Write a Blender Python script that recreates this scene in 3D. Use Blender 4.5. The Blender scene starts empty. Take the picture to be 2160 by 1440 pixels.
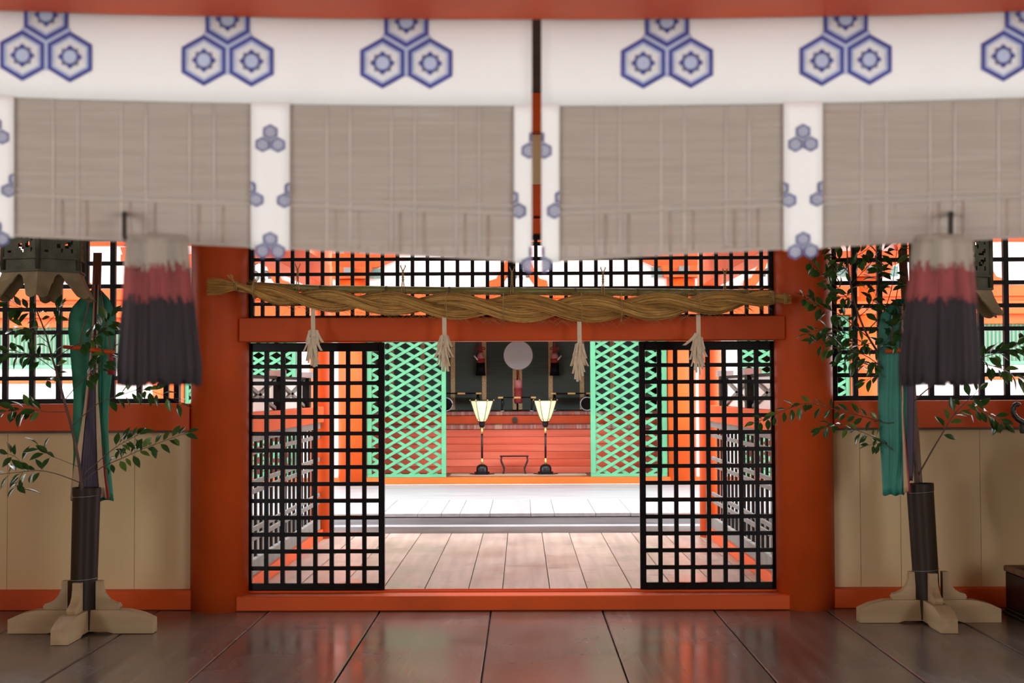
import bpy, math, random
from mathutils import Vector, Matrix
random.seed(7)
PI = math.pi
sc = bpy.context.scene
col = sc.collection

# ------------------------------------------------------------------ camera
CAM = Vector((0.067, 0.0, 1.517))
F = 3000.0                      # focal length in pixels of the 2160 px frame (50 mm)
YAW, PITCH, ROLL = math.atan(20 / F), math.atan(100 / F), -0.004
cam_d = bpy.data.cameras.new('camera')
cam_d.lens, cam_d.sensor_width = 50.0, 36.0
cam_d.clip_start, cam_d.clip_end = 0.05, 300
cam_d.dof.use_dof = True
cam_d.dof.focus_distance = 11.3
cam_d.dof.aperture_fstop = 4.2
cam = bpy.data.objects.new('camera', cam_d)
col.objects.link(cam)
CR = Matrix.Rotation(YAW, 3, 'Z') @ Matrix.Rotation(PI / 2 + PITCH, 3, 'X') @ Matrix.Rotation(ROLL, 3, 'Z')
cam.matrix_world = Matrix.Translation(CAM) @ CR.to_4x4()
sc.camera = cam


def P(px, py, Y):
    """the point at depth Y seen at a pixel of the 2160 x 1440 frame (measuring aid)"""
    d = CR @ Vector(((px - 1080) / F, (720 - py) / F, -1.0))
    return CAM + d * (Y / d.y)


# ------------------------------------------------------------------ sky and exposure
world = bpy.data.worlds.new('overcast_sky')
sc.world = world
world.use_nodes = True
wn = world.node_tree.nodes
bgn = wn['Background']
bgn.inputs['Color'].default_value = (0.945, 0.972, 1.0, 1)
bgn.inputs['Strength'].default_value = 9.0
sc.view_settings.view_transform = 'Standard'
sc.view_settings.look = 'None'
sc.view_settings.exposure = 0.0
sc.view_settings.gamma = 1.0
sc.view_settings.use_curve_mapping = False
sc.cycles.max_bounces = 10
sc.cycles.diffuse_bounces = 6
sc.cycles.caustics_reflective = False
sc.cycles.caustics_refractive = False
sc.cycles.sample_clamp_indirect = 8.0


def portal(name, loc, rot, sx, sy):
    """a sky portal: emits nothing, only tells the renderer where sky light enters"""
    l = bpy.data.lights.new(name, 'AREA')
    l.shape, l.size, l.size_y = 'RECTANGLE', sx, sy
    l.cycles.is_portal = True
    o = bpy.data.objects.new(name, l)
    o.location, o.rotation_euler = loc, rot
    col.objects.link(o)


portal('sky_portal_side', (-6.15, -3.0, 2.1), (PI / 2, 0, -PI / 2), 6.4, 4.2)
portal('sky_portal_side', (6.15, -3.0, 2.1), (PI / 2, 0, PI / 2), 6.4, 4.2)
portal('sky_portal_added_gap', (-6.15, 4.8, 3.4), (PI / 2, 0, -PI / 2), 2.8, 1.0)  # covers the high side-wall opening added for light
portal('sky_portal_added_gap', (6.15, 4.8, 3.4), (PI / 2, 0, PI / 2), 2.8, 1.0)
portal('sky_portal_court', (0, 15.4, 4.6), (0, 0, 0), 18, 9)

# ------------------------------------------------------------------ materials
MATS = {}


def _nt(name):
    m = bpy.data.materials.new(name)
    m.use_nodes = True
    MATS[name] = m
    nt = m.node_tree
    return m, nt, nt.nodes, nt.links, nt.nodes['Principled BSDF']


def _ramp(n, stops):
    r = n.new('ShaderNodeValToRGB')
    e = r.color_ramp.elements
    while len(e) < len(stops):
        e.new(0.5)
    for i, (p, c) in enumerate(stops):
        e[i].position = p
        e[i].color = (*c, 1)
    return r


def mat_plain(name, c, rough=0.5, var=0.12, scale=6.0, metal=0.0, spec=0.5, bump=0.0, bscale=60.0, stretch=(1, 1, 1), coat=0.0):
    """painted / plain surface with soft mottling"""
    m, nt, n, l, b = _nt(name)
    tc = n.new('ShaderNodeTexCoord')
    mp = n.new('ShaderNodeMapping')
    mp.inputs['Scale'].default_value = stretch
    l.new(tc.outputs['Object'], mp.inputs['Vector'])
    nz = n.new('ShaderNodeTexNoise')
    nz.inputs['Scale'].default_value = scale
    nz.inputs['Detail'].default_value = 5
    l.new(mp.outputs[0], nz.inputs['Vector'])
    lo = tuple(max(0, x * (1 - var)) for x in c)
    hi = tuple(min(1, x * (1 + var)) for x in c)
    r = _ramp(n, [(0.3, lo), (0.7, hi)])
    l.new(nz.outputs['Fac'], r.inputs['Fac'])
    l.new(r.outputs['Color'], b.inputs['Base Color'])
    b.inputs['Roughness'].default_value = rough
    b.inputs['Metallic'].default_value = metal
    b.inputs['Specular IOR Level'].default_value = spec
    b.inputs['Coat Weight'].default_value = coat
    b.inputs['Coat Roughness'].default_value = 0.15
    if bump:
        nb = n.new('ShaderNodeTexNoise')
        nb.inputs['Scale'].default_value = bscale
        nb.inputs['Detail'].default_value = 4
        l.new(mp.outputs[0], nb.inputs['Vector'])
        bp = n.new('ShaderNodeBump')
        bp.inputs['Strength'].default_value = bump
        bp.inputs['Distance'].default_value = 0.01
        l.new(nb.outputs['Fac'], bp.inputs['Height'])
        l.new(bp.outputs[0], b.inputs['Normal'])
    return m


def mat_wood(name, c1, c2, axis='Y', rough=0.4, rough2=None, grain=18.0, bump=0.25, pvar=0.25, knots=False, spec=0.5):
    """boards: grain drawn out along one axis, each board its own tone"""
    m, nt, n, l, b = _nt(name)
    tc = n.new('ShaderNodeTexCoord')
    oi = n.new('ShaderNodeObjectInfo')
    mp = n.new('ShaderNodeMapping')
    s = {'X': (0.06, 1, 1), 'Y': (1, 0.06, 1), 'Z': (1, 1, 0.06)}[axis]
    mp.inputs['Scale'].default_value = s
    va = n.new('ShaderNodeVectorMath')
    va.operation = 'ADD'
    cx = n.new('ShaderNodeCombineXYZ')
    mu = n.new('ShaderNodeMath')
    mu.operation = 'MULTIPLY'
    mu.inputs[1].default_value = 37.0
    l.new(oi.outputs['Random'], mu.inputs[0])
    for k in range(3):
        l.new(mu.outputs[0], cx.inputs[k])
    l.new(tc.outputs['Object'], va.inputs[0])
    l.new(cx.outputs[0], va.inputs[1])
    l.new(va.outputs[0], mp.inputs['Vector'])
    nz = n.new('ShaderNodeTexNoise')
    nz.inputs['Scale'].default_value = grain
    nz.inputs['Detail'].default_value = 7
    nz.inputs['Distortion'].default_value = 0.35
    l.new(mp.outputs[0], nz.inputs['Vector'])
    r = _ramp(n, [(0.3, c1), (0.72, c2)])
    l.new(nz.outputs['Fac'], r.inputs['Fac'])
    hs = n.new('ShaderNodeHueSaturation')
    mr = n.new('ShaderNodeMapRange')
    mr.inputs['To Min'].default_value = 1 - pvar
    mr.inputs['To Max'].default_value = 1 + pvar
    l.new(oi.outputs['Random'], mr.inputs['Value'])
    l.new(mr.outputs[0], hs.inputs['Value'])
    l.new(r.outputs['Color'], hs.inputs['Color'])
    out = hs.outputs['Color']
    if knots:
        vo = n.new('ShaderNodeTexNoise')
        vo.inputs['Scale'].default_value = 5.0
        vo.inputs['Detail'].default_value = 2
        mk = n.new('ShaderNodeMapping')
        mk.inputs['Scale'].default_value = (0.8, 1.5, 1) if axis == 'Y' else (1, 1, 1)
        l.new(va.outputs[0], mk.inputs['Vector'])
        l.new(mk.outputs[0], vo.inputs['Vector'])
        kr = _ramp(n, [(0.60, (1, 1, 1)), (0.85, (0.35, 0.3, 0.27))])
        l.new(vo.outputs['Fac'], kr.inputs['Fac'])
        mx = n.new('ShaderNodeMix')
        mx.data_type = 'RGBA'
        mx.blend_type = 'MULTIPLY'
        mx.inputs['Factor'].default_value = knots
        l.new(out, mx.inputs[6])
        l.new(kr.outputs['Color'], mx.inputs[7])
        out = mx.outputs[2]
    l.new(out, b.inputs['Base Color'])
    b.inputs['Specular IOR Level'].default_value = spec
    if rough2 is None:
        b.inputs['Roughness'].default_value = rough
    else:
        n2 = n.new('ShaderNodeTexNoise')
        n2.inputs['Scale'].default_value = 1.3
        n2.inputs['Detail'].default_value = 1
        l.new(va.outputs[0], n2.inputs['Vector'])
        m2 = n.new('ShaderNodeMapRange')
        m2.inputs['From Min'].default_value = 0.35
        m2.inputs['From Max'].default_value = 0.65
        m2.inputs['To Min'].default_value = rough
        m2.inputs['To Max'].default_value = rough2
        l.new(n2.outputs['Fac'], m2.inputs['Value'])
        l.new(m2.outputs[0], b.inputs['Roughness'])
    bp = n.new('ShaderNodeBump')
    bp.inputs['Strength'].default_value = bump
    bp.inputs['Distance'].default_value = 0.004
    l.new(nz.outputs['Fac'], bp.inputs['Height'])
    l.new(bp.outputs[0], b.inputs['Normal'])
    return m


def mat_stripes(name, cols, axis='X', scale=9.0, rough=0.7):
    """woven brocade / bamboo: fine random stripes across one axis"""
    m, nt, n, l, b = _nt(name)
    tc = n.new('ShaderNodeTexCoord')
    mp = n.new('ShaderNodeMapping')
    s = {'X': (1, 0.01, 0.01), 'Z': (0.02, 0.02, 1)}[axis]
    mp.inputs['Scale'].default_value = s
    l.new(tc.outputs['Object'], mp.inputs['Vector'])
    nz = n.new('ShaderNodeTexNoise')
    nz.inputs['Scale'].default_value = scale
    nz.inputs['Detail'].default_value = 6
    nz.inputs['Roughness'].default_value = 0.75
    l.new(mp.outputs[0], nz.inputs['Vector'])
    k = len(cols)
    r = _ramp(n, [(0.3 + 0.4 * i / (k - 1), c) for i, c in enumerate(cols)])
    l.new(nz.outputs['Fac'], r.inputs['Fac'])
    l.new(r.outputs['Color'], b.inputs['Base Color'])
    b.inputs['Roughness'].default_value = rough
    b.inputs['Specular IOR Level'].default_value = 0.3
    return m


def mat_brocade(name, c1, c2, scale=60.0, rough=0.45, metal=0.3):
    m, nt, n, l, b = _nt(name)
    tc = n.new('ShaderNodeTexCoord')
    vo = n.new('ShaderNodeTexVoronoi')
    vo.inputs['Scale'].default_value = scale
    l.new(tc.outputs['Object'], vo.inputs['Vector'])
    r = _ramp(n, [(0.15, c1), (0.6, c2)])
    l.new(vo.outputs['Distance'], r.inputs['Fac'])
    l.new(r.outputs['Color'], b.inputs['Base Color'])
    b.inputs['Roughness'].default_value = rough
    b.inputs['Metallic'].default_value = metal
    return m


def mat_emit(name, c, strength):
    m, nt, n, l, b = _nt(name)
    b.inputs['Base Color'].default_value = (0.42, 0.38, 0.26, 1)
    b.inputs['Emission Color'].default_value = (*c, 1)
    b.inputs['Emission Strength'].default_value = strength
    b.inputs['Roughness'].default_value = 0.8
    return m


mat_plain('vermilion', (0.64, 0.086, 0.012), 0.5, 0.14, 1.6, bump=0.06, bscale=25, spec=0.25)
mat_wood('vermilion_board', (0.33, 0.040, 0.014), (0.46, 0.10, 0.06), 'X', 0.6, grain=9, bump=0.2, pvar=0.10, spec=0.25)
mat_plain('black_lacquer', (0.006, 0.005, 0.0055), 0.22, 0.3, 8, spec=0.18)
mat_plain('black_soft', (0.008, 0.007, 0.007), 0.45, 0.3, 8, spec=0.15)
mat_plain('cream_wall', (0.70, 0.51, 0.275), 0.6, 0.10, 1.2, stretch=(1, 1, 0.4))
mat_plain('plaster', (0.82, 0.80, 0.77), 0.8, 0.03, 2)
mat_plain('green_paint', (0.062, 0.262, 0.132), 0.45, 0.12, 4)
mat_plain('green_slat', (0.10, 0.30, 0.17), 0.5, 0.15, 4)
mat_wood('hall_floor', (0.105, 0.078, 0.066), (0.20, 0.158, 0.138), 'Y', 0.20, 0.29, grain=13, bump=0.03, pvar=0.10)
mat_wood('corridor_floor', (0.27, 0.20, 0.165), (0.39, 0.295, 0.245), 'Y', 0.3, 0.5, grain=14, bump=0.15, pvar=0.1, knots=0.8)
mat_wood('deck_wood', (0.235, 0.24, 0.25), (0.33, 0.335, 0.345), 'Y', 0.5, grain=14, bump=0.2, pvar=0.08)
mat_wood('deck_wood_cross', (0.20, 0.205, 0.215), (0.31, 0.315, 0.325), 'X', 0.5, grain=20, bump=0.3, pvar=0.08)
mat_wood('dark_timber', (0.06, 0.035, 0.025), (0.12, 0.07, 0.045), 'X', 0.6, grain=10)
mat_wood('brown_timber', (0.10, 0.04, 0.02), (0.19, 0.08, 0.04), 'Z', 0.5, grain=14)
mat_wood('bounce_wood', (0.40, 0.38, 0.35), (0.54, 0.52, 0.49), 'X', 0.6, grain=12, pvar=0.1)  # kept pale to bounce light up into the hall
mat_wood('pale_timber', (0.33, 0.215, 0.105), (0.46, 0.32, 0.175), 'X', 0.55, grain=12, pvar=0.1)
mat_plain('grey_timber', (0.16, 0.16, 0.15), 0.6, 0.2, 6)
mat_plain('ground', (0.60, 0.58, 0.54), 0.9, 0.12, 3, bump=0.4, bscale=40)
mat_plain('roof_bark', (0.10, 0.075, 0.055), 0.9, 0.3, 4)
mat_plain('ceiling_wood', (0.42, 0.24, 0.13), 0.7, 0.2, 2)
mat_plain('cloth_white', (0.79, 0.815, 0.80), 0.85, 0.03, 3, bump=0.15, bscale=250)
mat_plain('crest_navy', (0.055, 0.065, 0.27), 0.85, 0.15, 20)
mat_plain('crest_pale', (0.40, 0.47, 0.62), 0.85, 0.08, 20)
mat_plain('crest_grey', (0.54, 0.56, 0.61), 0.85, 0.08, 20)
mat_plain('crest_mid', (0.115, 0.125, 0.25), 0.85, 0.15, 20)
mat_stripes('misu_bamboo', [(0.29, 0.24, 0.20), (0.40, 0.35, 0.305), (0.345, 0.305, 0.26), (0.45, 0.40, 0.355)], 'Z', 55, 0.6)
mat_plain('misu_thread', (0.60, 0.54, 0.49), 0.8, 0.1, 10)
mat_plain('misu_thread_red', (0.42, 0.315, 0.27), 0.8, 0.1, 10)
mat_plain('yarn_white_shaded', (0.30, 0.26, 0.215), 0.9, 0.2, 40, bump=0.4, bscale=300, stretch=(1, 1, 0.1))  # yarn colours darkened to stand in for the shade on the tassels
mat_plain('yarn_red_shaded', (0.20, 0.040, 0.038), 0.9, 0.35, 40, bump=0.4, bscale=300, stretch=(1, 1, 0.1))
mat_plain('yarn_dark_shaded', (0.017, 0.011, 0.014), 0.9, 0.4, 40, bump=0.4, bscale=300, stretch=(1, 1, 0.1))
mat_plain('iron', (0.06, 0.06, 0.055), 0.5, 0.2, 20, metal=0.6)
mat_plain('straw', (0.60, 0.335, 0.08), 0.7, 0.25, 30, bump=0.3, bscale=200, stretch=(0.2, 1, 1))
mat_plain('straw_light', (0.80, 0.50, 0.16), 0.7, 0.2, 30)
mat_plain('straw_dark', (0.30, 0.145, 0.03), 0.7, 0.2, 30)
mat_plain('straw_tie', (0.46, 0.30, 0.12), 0.7, 0.2, 30)
mat_plain('bamboo_pole', (0.22, 0.20, 0.05), 0.3, 0.25, 3, stretch=(0.6, 3, 3))
mat_plain('bamboo_node', (0.10, 0.075, 0.03), 0.5, 0.2, 10)
mat_plain('paper', (0.80, 0.67, 0.48), 0.8, 0.06, 20)
mat_plain('vermilion_shaded', (0.36, 0.045, 0.010), 0.6, 0.15, 3, spec=0.2)  # vermilion darkened to stand in for shade deep in the sanctuary
mat_plain('bronze', (0.075, 0.075, 0.045), 0.55, 0.35, 12, metal=0.35, bump=0.3, bscale=60)
mat_plain('bronze_pale', (0.27, 0.21, 0.115), 0.6, 0.25, 10, metal=0.2, bump=0.25, bscale=60)
mat_plain('bronze_dark', (0.05, 0.05, 0.045), 0.35, 0.3, 14, metal=0.7, bump=0.3, bscale=80)
mat_plain('leaf', (0.030, 0.085, 0.018), 0.22, 0.35, 9, spec=0.6)
mat_plain('leaf_light', (0.085, 0.17, 0.025), 0.28, 0.3, 9, spec=0.6)
mat_plain('bark', (0.10, 0.055, 0.035), 0.7, 0.3, 20)
mat_plain('silk_green', (0.015, 0.20, 0.115), 0.5, 0.15, 5, spec=0.4)
mat_plain('silk_teal', (0.035, 0.23, 0.17), 0.5, 0.15, 5, spec=0.4)
mat_plain('silk_purple', (0.035, 0.020, 0.045), 0.5, 0.2, 5)
mat_plain('silk_cream', (0.52, 0.36, 0.21), 0.55, 0.08, 5)
mat_plain('silk_red', (0.36, 0.03, 0.03), 0.5, 0.15, 5)
mat_plain('tube_dark', (0.032, 0.019, 0.013), 0.45, 0.25, 5, stretch=(1, 1, 0.3), bump=0.05, spec=0.22)
mat_plain('wire', (0.35, 0.33, 0.30), 0.4, 0.1, 10, metal=0.8)
mat_plain('mirror_metal', (0.36, 0.36, 0.37), 0.5, 0.04, 3, metal=0.5)
mat_plain('gold_leaf', (0.62, 0.40, 0.14), 0.35, 0.2, 20, metal=0.7)
mat_plain('blind_green', (0.055, 0.080, 0.068), 0.6, 0.2, 30, stretch=(0.05, 1, 2.5))
mat_brocade('gold_brocade', (0.30, 0.18, 0.08), (0.62, 0.46, 0.24), 70)
mat_stripes('mat_edge', [(0.06, 0.02, 0.02), (0.30, 0.07, 0.045), (0.14, 0.05, 0.05), (0.36, 0.20, 0.14), (0.12, 0.03, 0.025)], 'X', 9, 0.7)
mat_plain('straw_mat', (0.30, 0.22, 0.14), 0.8, 0.1, 20, stretch=(1, 8, 1))
mat_emit('lamp_paper', (1.0, 0.86, 0.42), 0.62)
mat_brocade('teal_pattern', (0.10, 0.22, 0.19), (0.16, 0.30, 0.26), 30, 0.6, 0.0)
mat_plain('carving_grey', (0.10, 0.125, 0.115), 0.6, 0.2, 8)
mat_plain('carving_pink', (0.62, 0.22, 0.22), 0.6, 0.1, 8)
mat_plain('cap_metal', (0.46, 0.50, 0.56), 0.35, 0.1, 8, metal=0.5)


# ------------------------------------------------------------------ mesh helpers
class MB:
    """collects shapes and links them as ONE mesh object"""

    def __init__(self):
        self.v, self.f, self.m, self.s = [], [], [], []

    def add(self, vs, fs, mi=0, smooth=False):
        o = len(self.v)
        self.v += [tuple(p) for p in vs]
        for f in fs:
            self.f.append(tuple(i + o for i in f))
            self.m.append(mi)
            self.s.append(smooth)
        return self

    def box(self, x0, x1, y0, y1, z0, z1, mi=0):
        vs = [(x, y, z) for z in (z0, z1) for y in (y0, y1) for x in (x0, x1)]
        return self.add(vs, [(0, 2, 3, 1), (4, 5, 7, 6), (0, 1, 5, 4), (2, 6, 7, 3), (0, 4, 6, 2), (1, 3, 7, 5)], mi)

    def cbox(self, x0, x1, y0, y1, z0, z1, c=0.004, mi=0):
        """box with chamfered edges"""
        vs, idx = [], {}
        X, Y, Z = (x0, x1), (y0, y1), (z0, z1)
        for i in (0, 1):
            for j in (0, 1):
                for k in (0, 1):
                    sx, sy, sz = (1, -1)[i] * c, (1, -1)[j] * c, (1, -1)[k] * c
                    for a, d in enumerate(((0, sy, sz), (sx, 0, sz), (sx, sy, 0))):
                        idx[i, j, k, a] = len(vs)
                        vs.append((X[i] + d[0], Y[j] + d[1], Z[k] + d[2]))
        fs = []
        for i in (0, 1):
            q = [idx[i, 0, 0, 0], idx[i, 1, 0, 0], idx[i, 1, 1, 0], idx[i, 0, 1, 0]]
            fs.append(q if i else q[::-1])
            q = [idx[0, i, 0, 1], idx[1, i, 0, 1], idx[1, i, 1, 1], idx[0, i, 1, 1]]
            fs.append(q[::-1] if i else q)
            q = [idx[0, 0, i, 2], idx[1, 0, i, 2], idx[1, 1, i, 2], idx[0, 1, i, 2]]
            fs.append(q if i else q[::-1])
        for i in (0, 1):
            for j in (0, 1):
                fs.append((idx[i, j, 0, 0], idx[i, j, 0, 1], idx[i, j, 1, 1], idx[i, j, 1, 0]))
                fs.append((idx[i, 0, j, 0], idx[i, 0, j, 2], idx[i, 1, j, 2], idx[i, 1, j, 0]))
                fs.append((idx[0, i, j, 1], idx[0, i, j, 2], idx[1, i, j, 2], idx[1, i, j, 1]))
                for k in (0, 1):
                    fs.append((idx[i, j, k, 0], idx[i, j, k, 1], idx[i, j, k, 2]))
        return self.add(vs, fs, mi)

    def tube(self, path, radii, n=8, mi=0, cap=True, smooth=True):
        path = [Vector(p) for p in path]
        if not hasattr(radii, '__len__'):
            radii = [radii] * len(path)
        vs, fs = [], []
        t0 = (path[1] - path[0]).normalized()
        up = Vector((0, 0, 1)) if abs(t0.z) < 0.9 else Vector((1, 0, 0))
        u = t0.cross(up).normalized()
        for i, p in enumerate(path):
            t = (path[min(i + 1, len(path) - 1)] - path[max(i - 1, 0)]).normalized()
            u = (u - t * u.dot(t)).normalized()
            w = t.cross(u)
            for k in range(n):
                a = 2 * PI * k / n
                vs.append(p + (u * math.cos(a) + w * math.sin(a)) * radii[i])
        for i in range(len(path) - 1):
            for k in range(n):
                k2 = (k + 1) % n
                fs.append((i * n + k, i * n + k2, (i + 1) * n + k2, (i + 1) * n + k))
        self.add(vs, fs, mi, smooth)
        if cap:
            b = len(self.v) - len(vs)
            e = b + (len(path) - 1) * n
            self.f += [tuple(range(b + n - 1, b - 1, -1)), tuple(range(e, e + n))]
            self.m += [mi, mi]
            self.s += [False, False]
        return self

    def lathe(self, prof, c=(0, 0, 0), n=24, mi=0, smooth=True, rot=0.0, caps=True):
        """prof: list of (r, z) from bottom to top"""
        vs, fs = [], []
        for r, z in prof:
            for k in range(n):
                a = 2 * PI * k / n + rot
                vs.append((c[0] + r * math.cos(a), c[1] + r * math.sin(a), c[2] + z))
        for i in range(len(prof) - 1):
            for k in range(n):
                k2 = (k + 1) % n
                fs.append((i * n + k, i * n + k2, (i + 1) * n + k2, (i + 1) * n + k))
        self.add(vs, fs, mi, smooth)
        if caps:
            b = len(self.v) - len(vs)
            e = b + (len(prof) - 1) * n
            self.f += [tuple(range(b + n - 1, b - 1, -1)), tuple(range(e, e + n))]
            self.m += [mi, mi]
            self.s += [False, False]
        return self

    def prism(self, poly, axis, a0, a1, mi=0):
        """extrude a 2-D outline along an axis: 'Y' takes (x, z), 'X' takes (y, z)"""
        n = len(poly)
        vs = []
        for a in (a0, a1):
            for p, q in poly:
                vs.append((p, a, q) if axis == 'Y' else (a, p, q))
        fs = [tuple(range(n)), tuple(range(2 * n - 1, n - 1, -1))]
        for i in range(n):
            j = (i + 1) % n
            fs.append((i, i + n, j + n, j))
        return self.add(vs, fs, mi)

    def sheet(self, rows, th, mi=0, smooth=True, nrm=Vector((0, 1, 0))):
        """grid of points with thickness along nrm"""
        R, C = len(rows), len(rows[0])
        vs = [Vector(p) for r in rows for p in r] + [Vector(p) + nrm * th for r in rows for p in r]
        fs, o = [], R * C
        for i in range(R - 1):
            for j in range(C - 1):
                a, b, c, d = i * C + j, i * C + j + 1, (i + 1) * C + j + 1, (i + 1) * C + j
                fs += [(a, d, c, b), (a + o, b + o, c + o, d + o)]
        for i in range(R - 1):
            for j in (0, C - 1):
                a, d = i * C + j, (i + 1) * C + j
                fs.append((a, a + o, d + o, d) if j == 0 else (a, d, d + o, a + o))
        for j in range(C - 1):
            for i in (0, R - 1):
                a, b = i * C + j, i * C + j + 1
                fs.append((a, b, b + o, a + o) if i == 0 else (a, a + o, b + o, b))
        return self.add(vs, fs, mi, smooth)

    def mesh(self, name, mats):
        me = bpy.data.meshes.new(name)
        me.from_pydata(self.v, [], self.f)
        for mt in (mats if isinstance(mats, (list, tuple)) else [mats]):
            me.materials.append(MATS[mt])
        me.polygons.foreach_set('material_index', self.m)
        me.polygons.foreach_set('use_smooth', self.s)
        me.update()
        return me

    def build(self, name, mats, parent=None, kind=None):
        return link(name, self.mesh(name, mats), parent, kind)


def link(name, me, parent=None, kind=None, loc=None, rot=None):
    o = bpy.data.objects.new(name, me)
    col.objects.link(o)
    if parent is not None:
        o.parent = parent
        o.matrix_parent_inverse = Matrix.Translation(-parent.location) if parent.get('_flat') else Matrix()
    if loc is not None:
        o.location = loc
    if rot is not None:
        o.rotation_euler = rot
    if kind:
        o['kind'] = kind
    return o


def tag(o, label, cat, group=None, kind=None):
    o['label'], o['category'] = label, cat
    if group:
        o['group'] = group
    if kind:
        o['kind'] = kind
    return o


def thing(name, label, cat, loc=(0, 0, 0), group=None, kind=None):
    """Empty at the thing's base; its parts are built in world coordinates"""
    o = bpy.data.objects.new(name, None)
    o.empty_display_size = 0.1
    o.location = loc
    col.objects.link(o)
    o['_flat'] = 1
    return tag(o, label, cat, group, kind)


def box(name, mat, b, parent=None, c=0.004, kind=None):
    return MB().cbox(*b, c=c).build(name, mat, parent, kind)


def copy_tree(o, parent=None):
    c = o.copy()
    col.objects.link(c)
    c.parent = parent
    for ch in list(o.children):
        copy_tree(ch, c)
    return c

# ================================================================== the setting
# ---- hall floor: wide boards running to the back wall
fl = thing('floor', 'wide glossy brown floorboards of the shrine hall', 'floor', kind='structure')
box('floor_bed', 'dark_timber', (-7.2, 7.2, -6.2, 10.12, -0.25, -0.036), fl)
x = -0.15 - 0.765 * 9
k = 0
while x < 6.9:
    w = 0.765
    MB().cbox(x + 0.004, x + w - 0.004, 2.95, 10.10, -0.035, random.uniform(-0.004, 0.0), c=0.006).build('floorboard', 'hall_floor', fl)
    x += w
sg = thing('bounce_floor', 'stage boards before the hall, made pale to bounce light inside', 'floor', (0, -1.6, 0), kind='structure')  # unseen floor, its pale tone added to reflect light into the hall
y = -6.2
while y < 2.9:
    MB().cbox(-7.2, 7.2, y + 0.003, min(2.945, y + 0.452), -0.035, 0.0, c=0.004).build('floorboard', 'bounce_wood', sg)
    y += 0.457
# ---- corridor floor
cf = thing('corridor_floor', 'pale worn floorboards of the corridor beyond the lattice doors', 'floor', (0, 12.5, 0), kind='structure')
box('floor_bed', 'dark_timber', (-2.3, 2.3, 10.13, 15.06, -0.25, -0.036), cf)
xs = [-2.29, -1.97, -1.67, -1.33, -1.0, -0.68, -0.345, -0.085, 0.275, 0.56, 0.90, 1.22, 1.55, 1.88, 2.29]
for a, b in zip(xs[:-1], xs[1:]):
    MB().cbox(a + 0.003, b - 0.003, 10.14, 15.06, -0.035, random.uniform(-0.003, 0.0), c=0.004).build('floorboard', 'corridor_floor', cf)
# ---- two steps and the sanctuary deck
st = thing('deck_steps', 'two low grey weathered wooden steps up to the sanctuary deck', 'steps', (0, 15.2, 0), kind='structure')
box('step', 'deck_wood_cross', (-2.25, 2.25, 15.07, 15.30, -0.2, 0.070), st)
box('step', 'deck_wood_cross', (-2.25, 2.25, 15.28, 15.5, -0.2, 0.143), st)
dk = thing('deck', 'bright weathered timber deck in front of the sanctuary', 'deck', (0, 17.5, 0), kind='structure')
x = -9.0
while x < 9.0:
    w = random.choice([0.20, 0.25, 0.32, 0.38, 0.44])
    MB().cbox(x + 0.002, x + w - 0.002, 15.27 + random.uniform(-0.006, 0.006), 17.16, 0.152, 0.190 + random.uniform(-0.003, 0.0), c=0.003).build('deck_board', 'deck_wood', dk)
    x += w
y = 17.165
for w in (0.42, 0.46, 0.44, 0.48, 0.46, 0.44):
    MB().cbox(-9, 9, y + 0.002, y + w - 0.002, 0.152, 0.190, c=0.003).build('deck_board', 'deck_wood_cross', dk)
    y += w
for y in (15.6, 17.1, 19.2):
    box('joist', 'grey_timber', (-9, 9, y - 0.06, y + 0.06, 0.0, 0.151), dk)
box('joist', 'grey_timber', (-9, 9, 15.55, 15.7, -0.6, 0.02), dk)
gr = MB().box(-40, 40, -30, 50, -0.75, -0.60).build('ground', 'ground', None, 'structure')
tag(gr, 'pale gravel shore under the shrine buildings', 'ground')

# ---- back wall of the hall: pillars, beams, boards
PR = 0.20


def pillar(name, x, y, z0, z1, r, label, cat='pillar'):
    o = MB().lathe([(r, z0), (r, z1)], (x, y, 0), 40).build(name, 'vermilion', None, 'structure')
    return tag(o, label, cat)


pillar('pillar', -2.045, 9.95, -0.03, 4.2, PR, 'round vermilion pillar behind the brush end of the straw rope')
pillar('pillar', 2.035, 9.95, -0.03, 4.2, PR, 'round vermilion pillar behind the cut end of the straw rope')
for s in (-1, 1):
    pillar('pillar', s * 5.85, 9.95, -0.03, 4.2, PR, 'round vermilion pillar at the corner of the hall')
lt = box('trim_1', 'vermilion', (-1.885, 1.885, 9.80, 10.02, 1.849, 2.014), None, 0.006, 'structure')
tag(lt, 'vermilion lintel beam over the sliding lattice doors', 'beam')
sl = thing('trim_2', 'vermilion threshold beam under the sliding lattice doors', 'threshold', (0, 9.95, 0), kind='structure')
box('threshold_beam', 'vermilion', (-1.90, 1.90, 9.80, 10.115, 0.0, 0.100), sl, 0.006)
for y in (9.985, 10.06):
    box('track', 'vermilion', (-1.86, 1.86, y, y + 0.012, 0.0995, 0.112), sl, 0.002)
tb = box('trim_3', 'vermilion', (-5.9, 5.9, 9.84, 10.06, 2.595, 2.70), None, 0.006, 'structure')
tag(tb, 'vermilion beam along the top of the lattice windows', 'beam')
tb = box('trim_4', 'vermilion', (-5.9, 5.9, 9.80, 10.06, 2.712, 2.93), None, 0.006, 'structure')
tag(tb, 'deep vermilion tie beam high on the back wall', 'beam')
tb = box('trim_5', 'vermilion', (-5.9, 5.9, 9.80, 10.06, 3.30, 3.57), None, 0.006, 'structure')
tag(tb, 'vermilion beam under the hall ceiling', 'beam')
wb = thing('wall_back', 'cream boarded back wall of the hall with vermilion rails', 'wall', (0, 9.95, 0), kind='structure')
box('upper_board', 'cream_wall', (-5.9, 5.9, 9.93, 9.97, 2.925, 3.31), wb, 0.002)
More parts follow.
